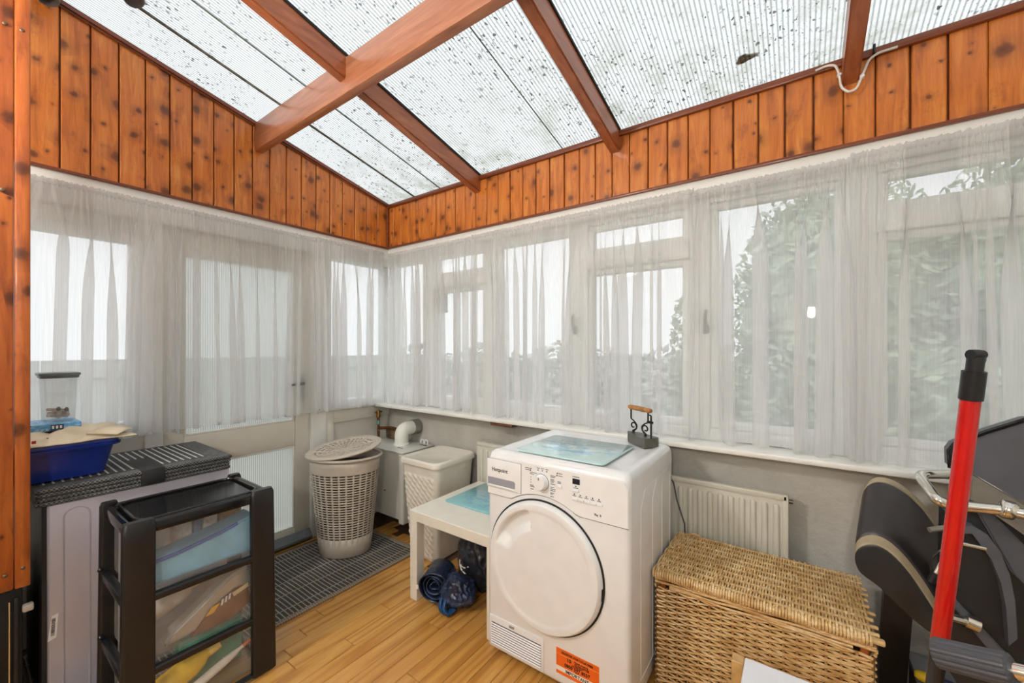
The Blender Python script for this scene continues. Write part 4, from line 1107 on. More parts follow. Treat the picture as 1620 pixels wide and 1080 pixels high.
def matm(name):
    t = NT(name); v = t.coords()
    ck = t.n('ShaderNodeTexChecker'); ck.inputs['Scale'].default_value = 170; ck.inputs['Color1'].default_value = lin(36,36,37); ck.inputs['Color2'].default_value = lin(120,120,118); t.l(v, ck.inputs[0])
    n = t.noise(v, 60, 3); c = t.mix(t.ramp(n, [(0.45, (0,0,0,1)), (0.6, (0.6,0.6,0.6,1))]), ck.outputs[0], lin(52,52,53))
    t.pbr(c, 0.7, 0, t.bump(ck.outputs[1], 0.8, 0.002)); return t.m
mm = matm('black_woven_mat')
for i in range(4):
    z = 0.7208 + i*0.0155; e = rb.uniform(-0.004, 0.004)
    obj('mat_layer', rbox(new(), 0.07+e, 0.540+e*0.6, -1.868, -1.285+e, z, z+0.0150, 0.005, 2), mm, fmw)
top = obj('striped_top', rbox(new(), 0.10, 0.49, -1.86, -1.36, 0.7825, 0.7838), plain('dark_mat_field', lin(64,64,64), 0.8, var=0.2, nscale=60), fmw)
for i in range(21):
    y = -1.845 + i*0.0235; obj('pale_stripe', rbox(new(), 0.11, 0.48, y, y+0.006, 0.7836, 0.7843), plain('pale_stripe_weave', lin(190,190,186), 0.8) if i == 0 else stripe, top)
    if i == 0: stripe = bpy.data.materials['pale_stripe_weave']
obj('band', rbox(new(), 0.3, 0.5435, -1.595, -1.520, 0.7215, 0.7852, 0.004, 2), plain('black_band', lin(30,30,32), 0.6, bump=0.2), fmw)
# tub
tbm = plain('royal_blue_plastic', lin(24,46,128), 0.25, var=0.05)
tu = thing('storage_tub', (0.34, -1.83, 0.786), 'royal blue plastic tub on the folded mat behind the pine boards', 'tub')
bm = new(); prof = [(0.786, -0.030, 0), (0.79, -0.022, 0), (0.85, -0.010, 0), (0.895, 0.0, 0), (0.897, 0.016, 0), (0.905, 0.018, 0), (0.908, 0.010, 0), (0.915, 0.012, 0), (0.921, 0.010, 0), (0.921, -0.002, 0), (0.85, -0.018, 0), (0.80, -0.03, 0)]
loft(bm, [[(x, y, z) for x, y in rrect(0.345, -1.835, 0.28+2*q, 0.36+2*q, 0.05, 7)] for z, q, _ in prof])
obj('shell', bm, tbm, tu, smooth=50)
# cream cloth heaped in the tub
cl = NT('cream_cotton'); v = cl.coords(); c = cl.ramp(cl.noise(v, 8, 4), [(0.3, lin(206,190,162)), (0.7, lin(232,219,194))]); cl.pbr(c, 0.85, 0, cl.bump(cl.noise(v, 300, 2), 0.15, 0.002))
ct = thing('cream_cloth', (0.34, -1.8, 0.90), 'crumpled cream cotton garment heaped in the blue tub', 'cloth')
bm = new(); rows = []
for i in range(41):
    row = []
    for j in range(41):
        u, v_ = i/40, j/40; x = 0.205+0.30*u; y = -2.0+0.385*v_
        e = min(u, 1-u, v_, 1-v_); h = 0.918 + 0.034*min(1, e/0.18)**0.7
        p = Vector((x*9, y*9, 1.3))
        h += 0.014*(abs(noise.noise(p))*1.6 - 0.3) + 0.008*math.sin((x*1.3+y*2.2)*26+4*noise.noise(p*0.6))*min(1, e/0.1) + 0.006*noise.noise(p*3)
        if v_ > 0.9 and u > 0.25: h -= 0.0
        if u > 0.86: h = max(h, 0.925)
        row.append((x+0.006*noise.noise(p*1.5), y+0.012*noise.noise(p*1.2+Vector((3,0,0)))*(e < 0.1)*3, h))
    rows.append(row)
loft(bm, rows, cap=False, close=False); obj('folds', bm, cl.m, ct, smooth=80, solid=0.004)
bm = new(); loft(bm, [[Vector(p) for p in r] for r in ([(0.38, -1.66, 0.955), (0.42, -1.63, 0.955), (0.47, -1.61, 0.948)], [(0.44, -1.70, 0.957), (0.47, -1.665, 0.957), (0.50, -1.63, 0.948)], [(0.49, -1.74, 0.95), (0.505, -1.70, 0.945), (0.512, -1.66, 0.935)])], cap=False, close=False)
obj('sleeve', bm, cl.m, ct, smooth=80, solid=0.006)
obj('red_mark', rbox(new(), 0.503, 0.506, -1.872, -1.862, 0.938, 0.948), plain('red_print', lin(190,60,52), 0.6), ct)
obj('button', rbox(new(), 0.50, 0.505, -1.838, -1.833, 0.950, 0.953, 0.001, 1), 'ink', ct)
# light blue carton and clear canister
bx = thing('blue_carton', (0.29, -1.80, 0.955), 'flat light blue printed carton under the clear canister', 'carton')
def carton():
    t = NT('blue_printed_card'); v = t.coords((1, 1, 2)); n = t.noise(v, 38, 2); t.pbr(t.ramp(n, [(0.45, lin(88,156,206)), (0.52, lin(120,180,220)), (0.6, lin(170,206,230)), (0.62, lin(60,110,170))]), 0.45); return t.m
obj('card_box', rbox(new(), 0.20, 0.37, -1.91, -1.735, 0.957, 0.984, 0.002, 1), carton(), bx)
obj('print_panel', rbox(new(), 0.370, 0.3712, -1.815, -1.782, 0.961, 0.980), plain('dark_print', lin(36,46,66), 0.5), bx)
for k in range(3): obj('print_mark', rbox(new(), 0.3711, 0.3718, -1.812+k*0.010, -1.806+k*0.010, 0.965, 0.976), 'white_plastic', bx)
ca = thing('plastic_canister', (0.29, -1.785, 0.985), 'clear plastic food canister with grey lid on the blue carton', 'canister')
bm = new(); loft(bm, [[(x, y, z) for x, y in rrect(0.29, -1.787, w_, w_*1.02, 0.012, 4)] for z, w_ in ((0.9855, 0.080), (0.99, 0.084), (1.155, 0.094), (1.155, 0.091), (0.993, 0.081))])
obj('body', bm, 'clearplastic', ca, smooth=50)
bm = new(); loft(bm, [[(x, y, z) for x, y in rrect(0.29, -1.787, w_, w_, 0.014, 4)] for z, w_ in ((1.153, 0.100), (1.156, 0.104), (1.162, 0.104), (1.164, 0.112), (1.172, 0.112), (1.174, 0.104))])
obj('lid', bm, plain('slate_lid_plastic', lin(98,110,116), 0.35), ca)
pe = thing('clothes_pegs', (0.29, -1.787, 0.994), 'pale and grey small pegs lying inside the clear canister', 'pegs')
bm = new()
for k in range(9):
    a = k*0.9; tube(bm, [(0.29+0.028*math.cos(a), -1.787+0.03*math.sin(a), 1.0+0.003*k), (0.29-0.026*math.cos(a+0.4), -1.787-0.03*math.sin(a+0.4), 1.004+0.0035*k)], 0.006, 6)
obj('peg', bm, plain('pale_peg_plastic', lin(206,192,182), 0.5), pe)
for k in range(2):
    bm = new(); g = bmesh.ops.create_uvsphere(bm, u_segments=12, v_segments=8, radius=0.008, matrix=Matrix.Translation((0.322, -1.79+0.021*k, 1.034-0.004*k)) @ Matrix.Diagonal((0.6,0.8,1.1,1))); obj('dark_peg', bm, plain('dark_peg_plastic_%d' % k, lin(80,82,86), 0.5), pe)
# black appliance below the boards
ba = thing('black_appliance', (0.33, -2.15, 0), 'tall black appliance with thin silver edge under the pine boards', 'appliance')
box('body', plain('dull_black_metal', lin(26,27,26), 0.5, var=0.3, nscale=8), ba, 0.10, 0.555, -2.42, -1.895, 0.02, 0.478, 0.006, 2)
obj('silver_edge', rbox(new(), 0.554, 0.560, -1.925, -1.921, 0.03, 0.44, 0.001, 1), 'chrome', ba)
obj('side_rib', rbox(new(), 0.554, 0.566, -1.915, -1.903, 0.03, 0.45, 0.003, 2), 'black', ba)
obj('knob', rbox(new(), 0.55, 0.575, -1.897, -1.872, 0.395, 0.418, 0.005, 2), plain('pale_knob', lin(190,184,172), 0.4), ba)
for x in (0.14, 0.5):
    for y in (-2.38, -1.94): box('foot', 'black', ba, x-0.02, x+0.02, y-0.02, y+0.02, 0.0, 0.02)

# ================================================================== DRAWER TOWER
dt = thing('drawer_tower', (0.79, -1.505, 0.009), 'black plastic three-drawer storage tower with clear drawers in front of the cabinet', 'drawer unit')
TX0_, TX1_, TY0_, TY1_, TTZ = 0.625, 0.960, -1.728, -1.285, 0.715
def flare(z): return 0.006*(1-z/TTZ)
def post(xs, ys):
    bm = new(); rings = []
    for z in (0.0095, 0.24, 0.48, 0.66, 0.705, 0.718):
        f = flare(z); r = 0.012 if z < 0.70 else 0.016
        if xs > 0: xa, xb = TX1_-0.030+f, TX1_+f-(0.006 if z > 0.71 else 0)
        else: xa, xb = TX0_-f, TX0_+0.030-f
        wy = 0.082 if xs > 0 else 0.05
        if ys < 0: ya, yb = TY0_-f, TY0_+wy-f*0.5
        else: ya, yb = TY1_-wy+f*0.5, TY1_+f
        if z > 0.71: ya += 0.005; yb -= 0.005
        rings.append([(x, y, z) for x, y in rrect((xa+xb)/2, (ya+yb)/2, xb-xa, yb-ya, 0.010, 4)])
    loft(bm, rings); return bm
for xs in (1, -1):
    for ys in (-1, 1): obj('post', post(xs, ys), 'black', dt, smooth=40)
bm = new()
loft(bm, [[(x, y, z) for x, y in rrect((TX0_+TX1_)/2, (TY0_+TY1_)/2, TX1_-TX0_+q, TY1_-TY0_+q, 0.03, 5)] for z, q in ((0.672, -0.022), (0.700, -0.020), (0.708, -0.028), (0.711, -0.05), (0.706, -0.062), (0.704, -0.08))])
lt_ = obj('top_cover', bm, 'blackgloss', dt, smooth=50)
bm = new(); tube(bm, [(x, y, 0.709) for x, y in rrect((TX0_+TX1_)/2, (TY0_+TY1_)/2, TX1_-TX0_-0.07, TY1_-TY0_-0.085, 0.045, 6)], 0.006, 6, closed=True); obj('top_rim', bm, 'blackgloss', lt_, smooth=60)
rails = (0.466, 0.228, 0.012)
for z in rails:
    f = flare(z)
    fr_ = obj('front_rail', rbox(new(), TX1_-0.03+f, TX1_-0.004+f, TY0_+0.07, TY1_-0.07, z-0.018 if z > 0.1 else z-0.002, z+0.008, 0.007, 3), 'black', dt)
    obj('side_rail', rbox(new(), TX0_+0.02, TX1_-0.02, TY0_+0.004-f*0.6, TY0_+0.030-f*0.6, z-0.018 if z > 0.1 else z-0.002, z+0.010, 0.006, 2), 'black', dt)
    obj('side_rail', rbox(new(), TX0_+0.02, TX1_-0.02, TY1_-0.030+f*0.6, TY1_-0.004+f*0.6, z-0.018 if z > 0.1 else z-0.002, z+0.010, 0.006, 2), 'black', dt)
tops = (0.668, 0.440, 0.200)
for z, zt_ in zip(rails, tops):
    bm = new(); a, b, c, d = TX0_+0.03, TX1_-0.032, TY0_+0.036, TY1_-0.036; h0, h1 = z+0.010, zt_
    def quad(*p): bm.faces.new([bm.verts.new(q) for q in p])
    quad((a,c,h0), (b,c,h0), (b,d,h0), (a,d,h0)); quad((b,c,h0), (b,d,h0), (b,d,h1), (b,c,h1)); quad((a,c,h0), (a,d,h0), (a,d,h1), (a,c,h1)); quad((a,c,h0), (b,c,h0), (b,c,h1), (a,c,h1)); quad((a,d,h0), (b,d,h0), (b,d,h1), (a,d,h1))
    obj('drawer', bm, 'frosted', dt, smooth=0)
for z in rails[:2]:
    bm = new(); bmesh.ops.create_uvsphere(bm, u_segments=10, v_segments=8, radius=0.008, matrix=Matrix.Translation((TX0_+0.03, TY0_+0.0, z+0.022))); obj('peg', bm, 'black', dt)
# contents, drawer by drawer (front of the drawers is x = 0.928)
DF = 0.915
def soft(name, a, b, label, cat, loc, bm, mat, group=None):
    o = obj(name, bm, mat, None, loc=loc, smooth=50); tag(o, label, cat, group); return o
bm = new(); prism(bm, [(DF, -1.68, 0.480), (DF, -1.335, 0.480), (DF, -1.335, 0.620), (DF, -1.45, 0.590), (DF, -1.58, 0.566), (DF, -1.68, 0.560)], (-0.10, 0, 0))
bmesh.ops.bevel(bm, geom=bm.edges[:], offset=0.008, segments=2, affect='EDGES'); o = soft('blue_packet', 0, 0, 'light blue cloth packet filling the front of the top clear drawer', 'packet', (0.86, -1.5, 0.48), bm, plain('light_blue_cloth', lin(136,196,226), 0.6, var=0.08))
bm = new(); tube(bm, [(DF+0.004, -1.675, 0.556), (DF+0.004, -1.58, 0.566), (DF+0.004, -1.45, 0.590), (DF+0.004, -1.40, 0.604)], 0.006, 6); obj('dark_blue_edge', bm, plain('dark_blue_edge', lin(70,104,176), 0.6), o)
bm = new(); tube(bm, [(0.80, -1.615, 0.600), (0.815, -1.615, 0.600)], 0.036, 20); bmesh.ops.create_cube(bm, size=0.01, matrix=Matrix.Translation((0.8, -1.615, 0.56)) @ Matrix.Diagonal((1.5,3,14,1))); soft('round_tin', 0, 0, 'round pale tin standing at the left in the top drawer', 'tin', (0.8, -1.615, 0.48), bm, plain('pale_tin', lin(206,206,200), 0.4, 0.3))
for y0, y1, zz_, cl_, nm, lb in ((-1.565, -1.505, 0.650, lin(214,212,206), 'label_box', 'white labelled box standing upright in the top drawer, beside the tin'), (-1.50, -1.475, 0.652, lin(74,132,180), 'slim_box', 'slim blue box upright in the top drawer between white boxes'), (-1.47, -1.425, 0.658, lin(224,222,214), 'barcode_box', 'white barcoded box upright in the top drawer, right of the slim blue one'), (-1.415, -1.345, 0.655, lin(160,132,90), 'tan_packet', 'tan packet at the right end of the top drawer')):
    soft(nm, 0, 0, lb, 'box', (0.77, y0, 0.48), rbox(new(), 0.70, 0.80, y0, y1, 0.4785, zz_, 0.003, 1), plain(nm+'_card', cl_, 0.5, var=0.15, nscale=50))
def bottle(name, p0, p1, r, col, label, cap=None, group=None, cat='bottle'):
    p0, p1 = Vector(p0), Vector(p1); d = p1-p0
    t = thing(name, p0, label, cat, group); bm = new()
    fr_ = [(0, 0.85), (0.04, 1), (0.62, 1), (0.75, 0.75), (0.82, 0.42), (0.86, 0.42)]
    tube(bm, [p0+d*a for a, _ in fr_], [r*b for _, b in fr_], 16); obj('body', bm, plain(name+'_plastic', col, 0.35, var=0.04), t, smooth=50)
    bm = new(); tube(bm, [p0+d*0.855, p0+d], r*0.46, 12); obj('cap', bm, plain(name+'_cap', cap or lin(230,228,222), 0.4), t, smooth=50); return t
bottle('white_bottle', (0.80, -1.665, 0.316), (0.80, -1.475, 0.392), 0.030, lin(214,206,192), 'cream squeezy bottle lying at the left of the middle drawer')
bm = new()
prism(bm, [(0.905, -1.62, 0.250), (0.905, -1.60, 0.285), (0.905, -1.42, 0.405), (0.905, -1.35, 0.425), (0.905, -1.335, 0.35), (0.905, -1.50, 0.255)], (-0.06, 0, 0)); bmesh.ops.bevel(bm, geom=bm.edges[:], offset=0.010, segments=2, affect='EDGES')
o = soft('silver_pouch', 0, 0, 'silver grey pouch lying across the middle drawer', 'pouch', (0.87, -1.5, 0.24), bm, plain('silver_film', lin(190,190,188), 0.25, 0.5))
bm = new(); prism(bm, [(0.912, -1.545, 0.246), (0.912, -1.48, 0.320), (0.912, -1.40, 0.360), (0.912, -1.36, 0.35), (0.912, -1.35, 0.28), (0.912, -1.42, 0.246)], (-0.02, 0, 0)); bmesh.ops.bevel(bm, geom=bm.edges[:], offset=0.006, segments=2, affect='EDGES')
o = soft('brown_packet', 0, 0, 'brown packet with a yellow leaf mark at the front of the middle drawer', 'packet', (0.90, -1.45, 0.24), bm, plain('brown_film', lin(128,92,70), 0.35, var=0.15))
obj('yellow_leaf', prism(new(), [(0.9125, -1.50, 0.300), (0.9125, -1.48, 0.325), (0.9125, -1.455, 0.328), (0.9125, -1.475, 0.302)], (0.002, 0, 0)), plain('yellow_print', lin(236,176,52), 0.5), o)
for k in range(3): obj('pale_mark', prism(new(), [(0.9125, -1.452+k*0.012, 0.316+k*0.005), (0.9125, -1.446+k*0.012, 0.318+k*0.005), (0.9125, -1.443+k*0.012, 0.338+k*0.005), (0.9125, -1.449+k*0.012, 0.336+k*0.005)], (0.002, 0, 0)), 'white_plastic', o)
obj('cream_label', prism(new(), [(0.9125, -1.415, 0.345), (0.9125, -1.362, 0.36), (0.9125, -1.36, 0.345), (0.9125, -1.41, 0.33)], (0.002, 0, 0)), plain('cream_print', lin(226,206,160), 0.5), o)
soft('dark_clip', 0, 0, 'small dark clip lying in the bottom corner of the middle drawer', 'clip', (0.89, -1.65, 0.24), rbox(new(), 0.875, 0.915, -1.685, -1.64, 0.2395, 0.268, 0.006, 2), plain('dark_clip_plastic', lin(70,72,72), 0.5))
bottle('yellow_bottle', (0.862, -1.675, 0.066), (0.862, -1.44, 0.150), 0.040, lin(238,196,40), 'yellow bottle lying at the left of the bottom drawer', lin(240,214,120))
bottle('white_tube', (0.909, -1.60, 0.040), (0.909, -1.34, 0.135), 0.0150, lin(226,220,210), 'white tube with printed square at the front of the bottom drawer', lin(220,120,70), cat='tube')
soft('green_packet', 0, 0, 'sea green packet with white print at the back of the bottom drawer', 'packet', (0.80, -1.42, 0.022), rbox(new(), 0.74, 0.82, -1.55, -1.345, 0.0225, 0.196, 0.01, 2), plain('sea_green_film', lin(96,180,160), 0.4, var=0.1))

# ================================================================== RIGHT SIDE: exercise bike, seat pad, red pole
eb = thing('exercise_bike', (3.05, -0.5, 0), 'black and chrome folded exercise bike at the right edge', 'exercise bike')
Q = [at_y(px, py, -0.50) for px, py in ((1503, 738), (1502, 712), (1510, 702), (1560, 683), (1625, 663), (1760, 650), (1760, 900), (1622, 796), (1538, 745))]
dg = plain('dark_grey_shell', lin(82,84,90), 0.4, var=0.05); bkp = plain('satin_black_shell', lin(36,37,39), 0.35, var=0.1)
bm = new(); prism(bm, Q, (0, 0.05, 0)); bmesh.ops.bevel(bm, geom=[e for e in bm.edges if all(v.co.y < -0.49 for v in e.verts)], offset=0.005, segments=2, affect='EDGES'); sh = obj('upper_shell', bm, dg, eb, smooth=30)
bm = new(); tube(bm, [Q[8]+Vector((0,-0.001,0)), Q[0]] + [q+Vector((0,-0.001,0)) for q in Q[1:6]], 0.006, 6); obj('shell_edge', bm, 'blackgloss', sh, smooth=50)
def plate(name, pts, y, th, mat, r=0.004):
    bm = new(); prism(bm, [at_y(px, py, y) for px, py in pts], (0, th, 0))
    if r: bmesh.ops.bevel(bm, geom=[e for e in bm.edges if all(v.co.y < y+0.002 for v in e.verts)], offset=r, segments=2, affect='EDGES')
    return obj(name, bm, mat, eb, smooth=30)
plate('chrome_plate', [(1536, 748), (1622, 800), (1680, 840), (1680, 900), (1620, 846), (1536, 788)], -0.485, 0.02, plain('brushed_chrome', lin(176,176,172), 0.25, 0.9), 0.002)
plate('lower_shell', [(1498, 812), (1530, 790), (1560, 800), (1640, 862), (1760, 960), (1760, 1300), (1640, 1260), (1560, 1150), (1500, 1060), (1496, 900)], -0.44, 0.08, bkp, 0.006)
plate('diagonal_cover', [(1540, 800), (1560, 802), (1660, 900), (1660, 960), (1600, 905)], -0.455, 0.02, dg, 0.004)
# curved guard
pa = [(1515, 832), (1540, 832), (1562, 845), (1582, 872), (1598, 910), (1606, 950), (1610, 1010)]
bm = new(); C0 = [at_y(px, py, -0.47) for px, py in pa]; C1 = [at_y(px-(14 if i > 1 else 2), py+12, -0.47) for i, (px, py) in enumerate(pa)]
loft(bm, [[C0[i], C1[i], C1[i]+Vector((0,0.04,0)), C0[i]+Vector((0,0.04,0))] for i in range(len(pa))]); obj('curved_guard', bm, dg, eb, smooth=40)
plate('black_trim_bar', [(1500, 950), (1512, 948), (1640, 1085), (1640, 1120)], -0.46, 0.02, dg, 0.003)
# chrome bars
def bar(name, pts, r, mat='chrome', rr=0.03, n=12):
    bm = new(); tube(bm, arc_pts(pts, rr, 6), r, n); return obj(name, bm, mat, eb, smooth=60)
B = [at_y(1660, 822, -0.66), at_y(1600, 808, -0.63), at_y(1500, 798, -0.60), at_y(1482, 790, -0.60), at_y(1452, 750, -0.50), at_y(1500, 750, -0.42), at_y(1545, 757, -0.42)]
hb = bar('handlebar', B, 0.0125)
for p in (at_y(1594, 806, -0.628),):
    bm = new(); tube(bm, [p+Vector((-0.012,0,0.002)), p+Vector((-0.008,0,0.001)), p+Vector((0.008,0,-0.001)), p+Vector((0.012,0,-0.002))], [0.017, 0.021, 0.021, 0.017], 14); obj('clamp', bm, 'chrome', hb, smooth=50)
bar('adjuster_rod', [at_y(1515, 858, -0.5), at_y(1560, 868, -0.5)], 0.005)
bar('adjuster_rod', [at_y(1476, 915, -0.5), at_y(1500, 868, -0.48)], 0.005)
bm = new(); tube(bm, [at_y(1472, 920, -0.5), at_y(1480, 906, -0.5)], 0.009, 8); obj('rod_end', bm, 'black', eb)
bar('seat_lever', [at_y(1470, 838, -0.48), at_y(1500, 834, -0.46), at_y(1530, 836, -0.45)], 0.007, plain('dull_lever', lin(150,148,138), 0.4, 0.6))
cb_ = bar('control_cable', [at_y(1474, 905, -0.52), at_y(1472, 885, -0.52), at_y(1490, 868, -0.52), at_y(1505, 862, -0.5)], 0.003, 'black')
rod = bar('pedal_rod', [at_y(1490, 972, -0.5), at_y(1545, 988, -0.46)], 0.011)
bm = new(); p = at_y(1538, 985, -0.47); tube(bm, [p+Vector((-0.012,0,0.003)), p+Vector((0.012,0,-0.003))], 0.018, 14); obj('clamp', bm, 'chrome', rod, smooth=50)
rod = bar('lower_rod', [at_y(1535, 1048, -0.62), at_y(1640, 1085, -0.60)], 0.010)
# ribbed hand grip close to the camera
g0, g1 = at_y(1480, 1031, -1.06), at_y(1604, 1061, -1.10)
bm = new(); d = (g1-g0); n = 48; rings = []
up = d.normalized().orthogonal().normalized(); sd = d.normalized().cross(up)
for f, s in ((0, 0.75), (0.03, 1), (0.97, 1), (1, 0.82)):
    rings.append([g0+d*f + (up*math.cos(2*math.pi*k/n)+sd*math.sin(2*math.pi*k/n))*0.0235*s*(1 if k % 3 else 0.93) for k in range(n)])
loft(bm, rings); obj('hand_grip', bm, plain('ribbed_black_rubber', lin(66,67,72), 0.45, var=0.05), eb, smooth=25)
bar('grip_bar', [g1-d*0.02, g1+d*0.5, Vector((3.30, -0.95, 0.50)), Vector((3.30, -0.5, 0.35))], 0.012)
# frame down to the floor
bar('frame_tube', [Vector((3.25, -0.42, 0.75)), Vector((3.28, -0.42, 0.03))], 0.03, 'black')
bar('foot_bar', [Vector((3.28, -0.75, 0.032)), Vector((3.28, -0.12, 0.032))], 0.03, 'black')
bar('foot_bar', [Vector((2.92, -0.14, 0.028)), Vector((2.92, -0.06, 0.028))], 0.026, 'black')
bar('base_tube', [Vector((2.92, -0.10, 0.04)), Vector((3.28, -0.10, 0.05))], 0.025, 'black')
# padded seat back
NT_ = [(1352, 890), (1352, 876), (1362, 865), (1385, 862), (1410, 876), (1440, 910), (1466, 950), (1492, 992)]
NB_ = [(1357, 902), (1362, 908), (1372, 916), (1388, 926), (1405, 944), (1430, 968), (1455, 990), (1482, 1010)]
FT_ = [(1366, 780), (1370, 764), (1382, 753), (1400, 752), (1428, 764), (1460, 792), (1488, 832), (1506, 872)]
nt = [at_y(a, b, -0.46) for a, b in NT_]; nb = [at_y(a, b, -0.46) for a, b in NB_]; ft = [at_y(a, b, -0.20) for a, b in FT_]
fb = [ft[i] + (nb[i]-nt[i])*0.9 for i in range(8)]
def sec(w_, puff): 
    out = []
    for i in range(8):
        nrm = (nt[i]-nb[i]).normalized(); out.append(nt[i].lerp(ft[i], w_) + nrm*0.012*puff)
    for i in range(7, -1, -1): out.append(nb[i].lerp(fb[i], w_))
    return out
leather = plain('dark_brown_black_leatherette', lin(52,46,46), 0.38, var=0.12, nscale=6, bump=0.1); beige = plain('beige_leatherette', lin(168,152,124), 0.5, var=0.1)
def pad(name, ws, mat):
    bm = new(); loft(bm, [sec(a, 1-(2*a-1)**6) for a in ws]); 
    o = obj(name, bm, mat, eb, smooth=50); md = o.modifiers.new('soft', 'SUBSURF'); md.levels = 1; md.render_levels = 2; return o
bl = bkp
pad('seat_side', (0.0, 0.012, 0.02), bl); pad('seat_piping', (0.02, 0.03, 0.11, 0.12), beige); pad('seat_cushion', (0.12, 0.15, 0.3, 0.5, 0.7, 0.86, 0.88), leather); pad('seat_piping', (0.88, 0.89, 0.97, 1.0), beige)
bm = new(); a, b = at_y(1420, 940, -0.30), Vector((2.915, -0.13, 0.05)); dd_ = (b-a)
loft(bm, [[a+Vector((sx*0.034, sy*0.02, 0)) for sx, sy in ((-1,-1),(1,-1),(1,1),(-1,1))], [b+Vector((sx*0.034, sy*0.02, 0)) for sx, sy in ((-1,-1),(1,-1),(1,1),(-1,1))]]); obj('seat_post', bm, bkp, eb)
# red pole
t = thing('red_pole', at_y(1480, 1080, -1.0), 'bright red pole with black hooked cap standing before the exercise bike', 'pole')
pt_, pb_ = at_y(1536, 628, -1.05), at_y(1487, 1012, -0.98); dv = (pb_-pt_)
foot = pt_ + dv*((pt_.z-0.0)/(pt_.z-pb_.z)); ORIG[t.name] = foot.copy(); t.location = foot
bm = new(); tube(bm, [pt_, pb_+dv*0.02], 0.0128, 20); obj('shaft', bm, plain('red_lacquer', lin(188,17,14), 0.25, var=0.04, coat=0.4), t, smooth=50)
bm = new(); tube(bm, [pb_+dv*0.02, foot], 0.0120, 16); obj('lower_shaft', bm, 'black', t, smooth=50)
u = -dv.normalized(); bm = new(); tube(bm, [pt_-u*0.004, pt_+u*0.044, pt_+u*0.0445, pt_+u*0.070], [0.0148, 0.0148, 0.0108, 0.0108], 18)
cap = obj('cap', bm, 'black', t, smooth=40)
bm = new(); c0 = pt_+u*0.072; s_ = Vector((_rt[0], _rt[1], 0)); tube(bm, [c0-s_*0.010, c0+s_*0.0, c0+s_*0.011], [0.0085, 0.009, 0.0075], 10); tube(bm, [c0+s_*0.011+u*0.004, c0+s_*0.011-u*0.012], 0.0045, 8); obj('hook', bm, 'black', cap, smooth=50)
# grey box and screwdriver low behind
gb_ = thing('plastic_box', (3.0, -0.33, 0.0), 'grey plastic box on the floor under the padded seat', 'box')
obj('body', rbox(new(), 2.955, 3.20, -0.345, -0.165, 0.072, 0.235, 0.012, 2), plain('dark_box_plastic', lin(62,52,48), 0.5), gb_); obj('base', rbox(new(), 2.965, 3.19, -0.335, -0.175, 0.0, 0.073), 'black', gb_)
obj('lid', rbox(new(), 2.95, 3.205, -0.352, -0.158, 0.234, 0.252, 0.008, 2), plain('grey_box_plastic', lin(120,122,130), 0.35), gb_)
sd_ = thing('screwdriver', at_y(1440, 1072, -0.30), 'yellow and navy screwdriver handle lying on the grey box', 'screwdriver')
s0, s1, s2 = Vector((2.945, -0.315, 0.270)), Vector((2.972, -0.318, 0.270)), Vector((3.05, -0.325, 0.270))
bm = new(); tube(bm, [s0, s0.lerp(s1, 0.3), s1], [0.008, 0.014, 0.015], 12); obj('yellow_end', bm, plain('yellow_handle', lin(222,186,30), 0.4), sd_, smooth=50)
bm = new(); tube(bm, [s1, s1.lerp(s2, 0.5), s2], [0.0155, 0.0165, 0.014], 12); obj('grip', bm, plain('navy_grip', lin(32,38,72), 0.4), sd_, smooth=50)
bm = new(); tube(bm, [s2, s2+Vector((0.09, -0.008, 0))], 0.004, 8); obj('blade', bm, 'chrome', sd_)
# small white-topped table at the bottom edge
st_ = thing('white_topped_stand', (2.72, -1.02, 0), 'white board top with pale wooden corner leg in front of the wicker basket', 'stand')
lw = plain('pale_pine_leg', lin(196,156,98), 0.5, var=0.12, nscale=30)
obj('top_board', rbox(new(), 2.541, 2.74, -1.10, -0.815, 0.436, 0.452, 0.002, 1), plain('white_board', lin(228,228,232), 0.4, var=0.02), st_)
for x, y in ((2.512, -0.848), (2.512, -1.098), (2.741, -0.848), (2.741, -1.098)): obj('leg', rbox(new(), x, x+0.028, y, y+0.034, 0, 0.452, 0.002, 1), lw, st_)

# ================================================================== CABLE, SPOTLIGHTS, ADDED FILL LAMPS
o = thing('white_cable', at_y(1340, 145, -0.06), 'white cable looped below the rafter end on the right wall', 'cable')
bm = new(); yc = -0.066
pc = [at_y(1290, 112, -0.062), at_y(1308, 104, -0.062), at_y(1322, 103, yc), at_y(1328, 118, yc), at_y(1330, 138, yc), at_y(1342, 146, -0.075), at_y(1355, 141, yc), at_y(1364, 120, yc), at_y(1374, 95, yc), at_y(1388, 84, yc), at_y(1420, 74, -0.060)]
tube(bm, arc_pts(pc, 0.02, 5), 0.0045, 7); obj('flex', bm, plain('white_cable_pvc', lin(226,222,214), 0.4), o, smooth=60)
for p in (pc[3], pc[7]):
    obj('clip', rbox(new(), p.x-0.007, p.x+0.007, p.y-0.006, p.y+0.012, p.z-0.006, p.z+0.004, 0.002, 1), 'white_plastic', o)
p = at_y(1383, 80, -0.07); o = obj('cable_hook', rbox(new(), p.x-0.004, p.x+0.004, -0.078, -0.062, p.z-0.012, p.z+0.022, 0.002, 1), 'black', None, loc=p); tag(o, 'small dark hook holding the white cable right of the rafter', 'hook')
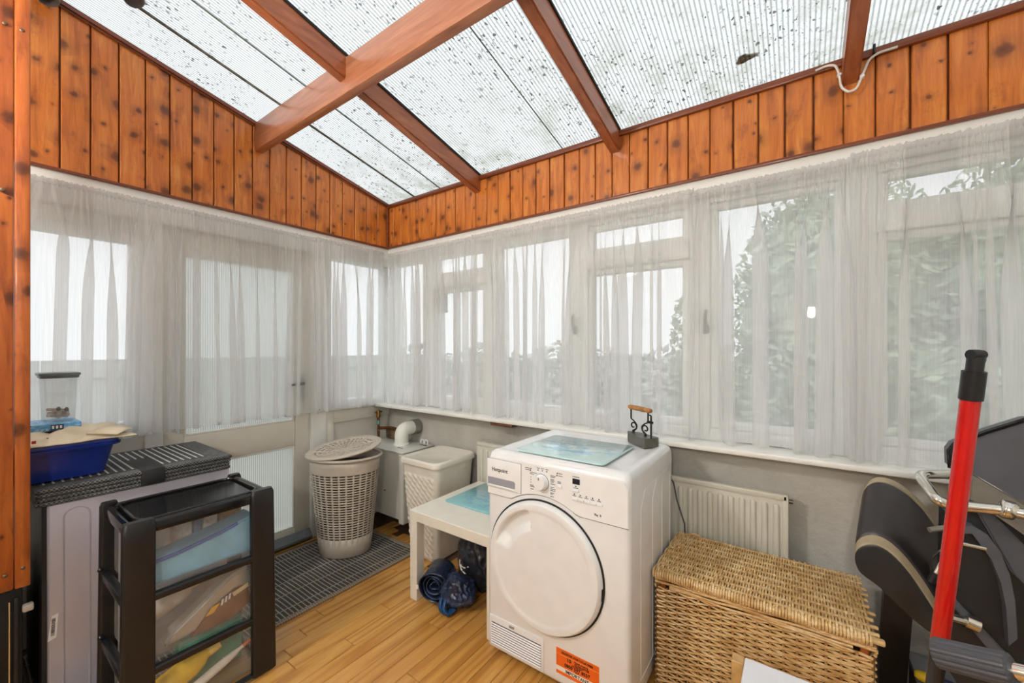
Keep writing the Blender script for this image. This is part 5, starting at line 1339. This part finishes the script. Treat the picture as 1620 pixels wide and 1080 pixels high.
def spot(P, label):
    P = Vector(P); t = thing('spotlight', P, label, 'spotlight', 'ceiling spotlights'); zr = roof_z(P.y)
    bm = new(); prof = [(0.0, 0.012), (0.006, 0.026), (0.03, 0.032), (0.075, 0.036), (0.078, 0.033), (0.04, 0.029)]
    ax = Vector((0.45, 0.25, -0.85)).normalized(); a = ax.orthogonal().normalized(); b = ax.cross(a); o0 = P - ax*0.05
    loft(bm, [[o0+ax*h+(a*math.cos(2*math.pi*k/20)+b*math.sin(2*math.pi*k/20))*r for k in range(20)] for h, r in prof]); obj('lamp_head', bm, plain('grey_spot_metal', lin(132,126,120), 0.4, 0.3), t, smooth=50)
    bm = new(); tube(bm, [o0+Vector((0,0,0.01)), Vector((o0.x, o0.y, zr-0.004))], 0.008, 8); tube(bm, [Vector((o0.x, o0.y, zr-0.012)), Vector((o0.x, o0.y, zr-0.003))], 0.03, 14); obj('arm', bm, 'grey_ink', t)
spot(at_x(208, -8, 0.40), 'grey ceiling spotlight under the roof sheets at the upper left')
spot(at_x(72, -10, 0.10), 'dark ceiling spotlight at the top end of the left pine gable')
def fill_glow(watts, rad):
    e = NT('fill_globe_glow'); em = e.n('ShaderNodeEmission'); em.inputs[0].default_value = (1.0, 0.97, 0.92, 1); em.inputs[1].default_value = watts/(math.pi*4*math.pi*rad**2); e.l(em.outputs[0], e.out.inputs[0]); return e.m
for lx, lz, lr, lw_, ll in ((2.75, 1.62, 0.05, 0.8, 'added white globe fill lamp low on the back wall, behind the viewer'), (1.0, 2.25, 0.10, 1.6, 'added white globe fill lamp high on the back wall, nearer the door')):  # globes added for front fill; the low one also makes the window highlight
    wlm = thing('fill_lamp', (lx, YB, lz), ll, 'lamp', 'added fill globes on the back wall')
    bm = new(); tube(bm, [(lx, YB+0.001, lz), (lx, YB+0.02, lz), (lx, YB+0.05, lz)], [0.06, 0.06, 0.02], 16); obj('base', bm, 'white_plastic', wlm)
    bm = new(); bmesh.ops.create_uvsphere(bm, u_segments=32, v_segments=20, radius=lr, matrix=Matrix.Translation((lx, YB+0.045+lr, lz))); obj('globe', bm, fill_glow(FILL_LAMP_W*lw_, lr), wlm, smooth=180)
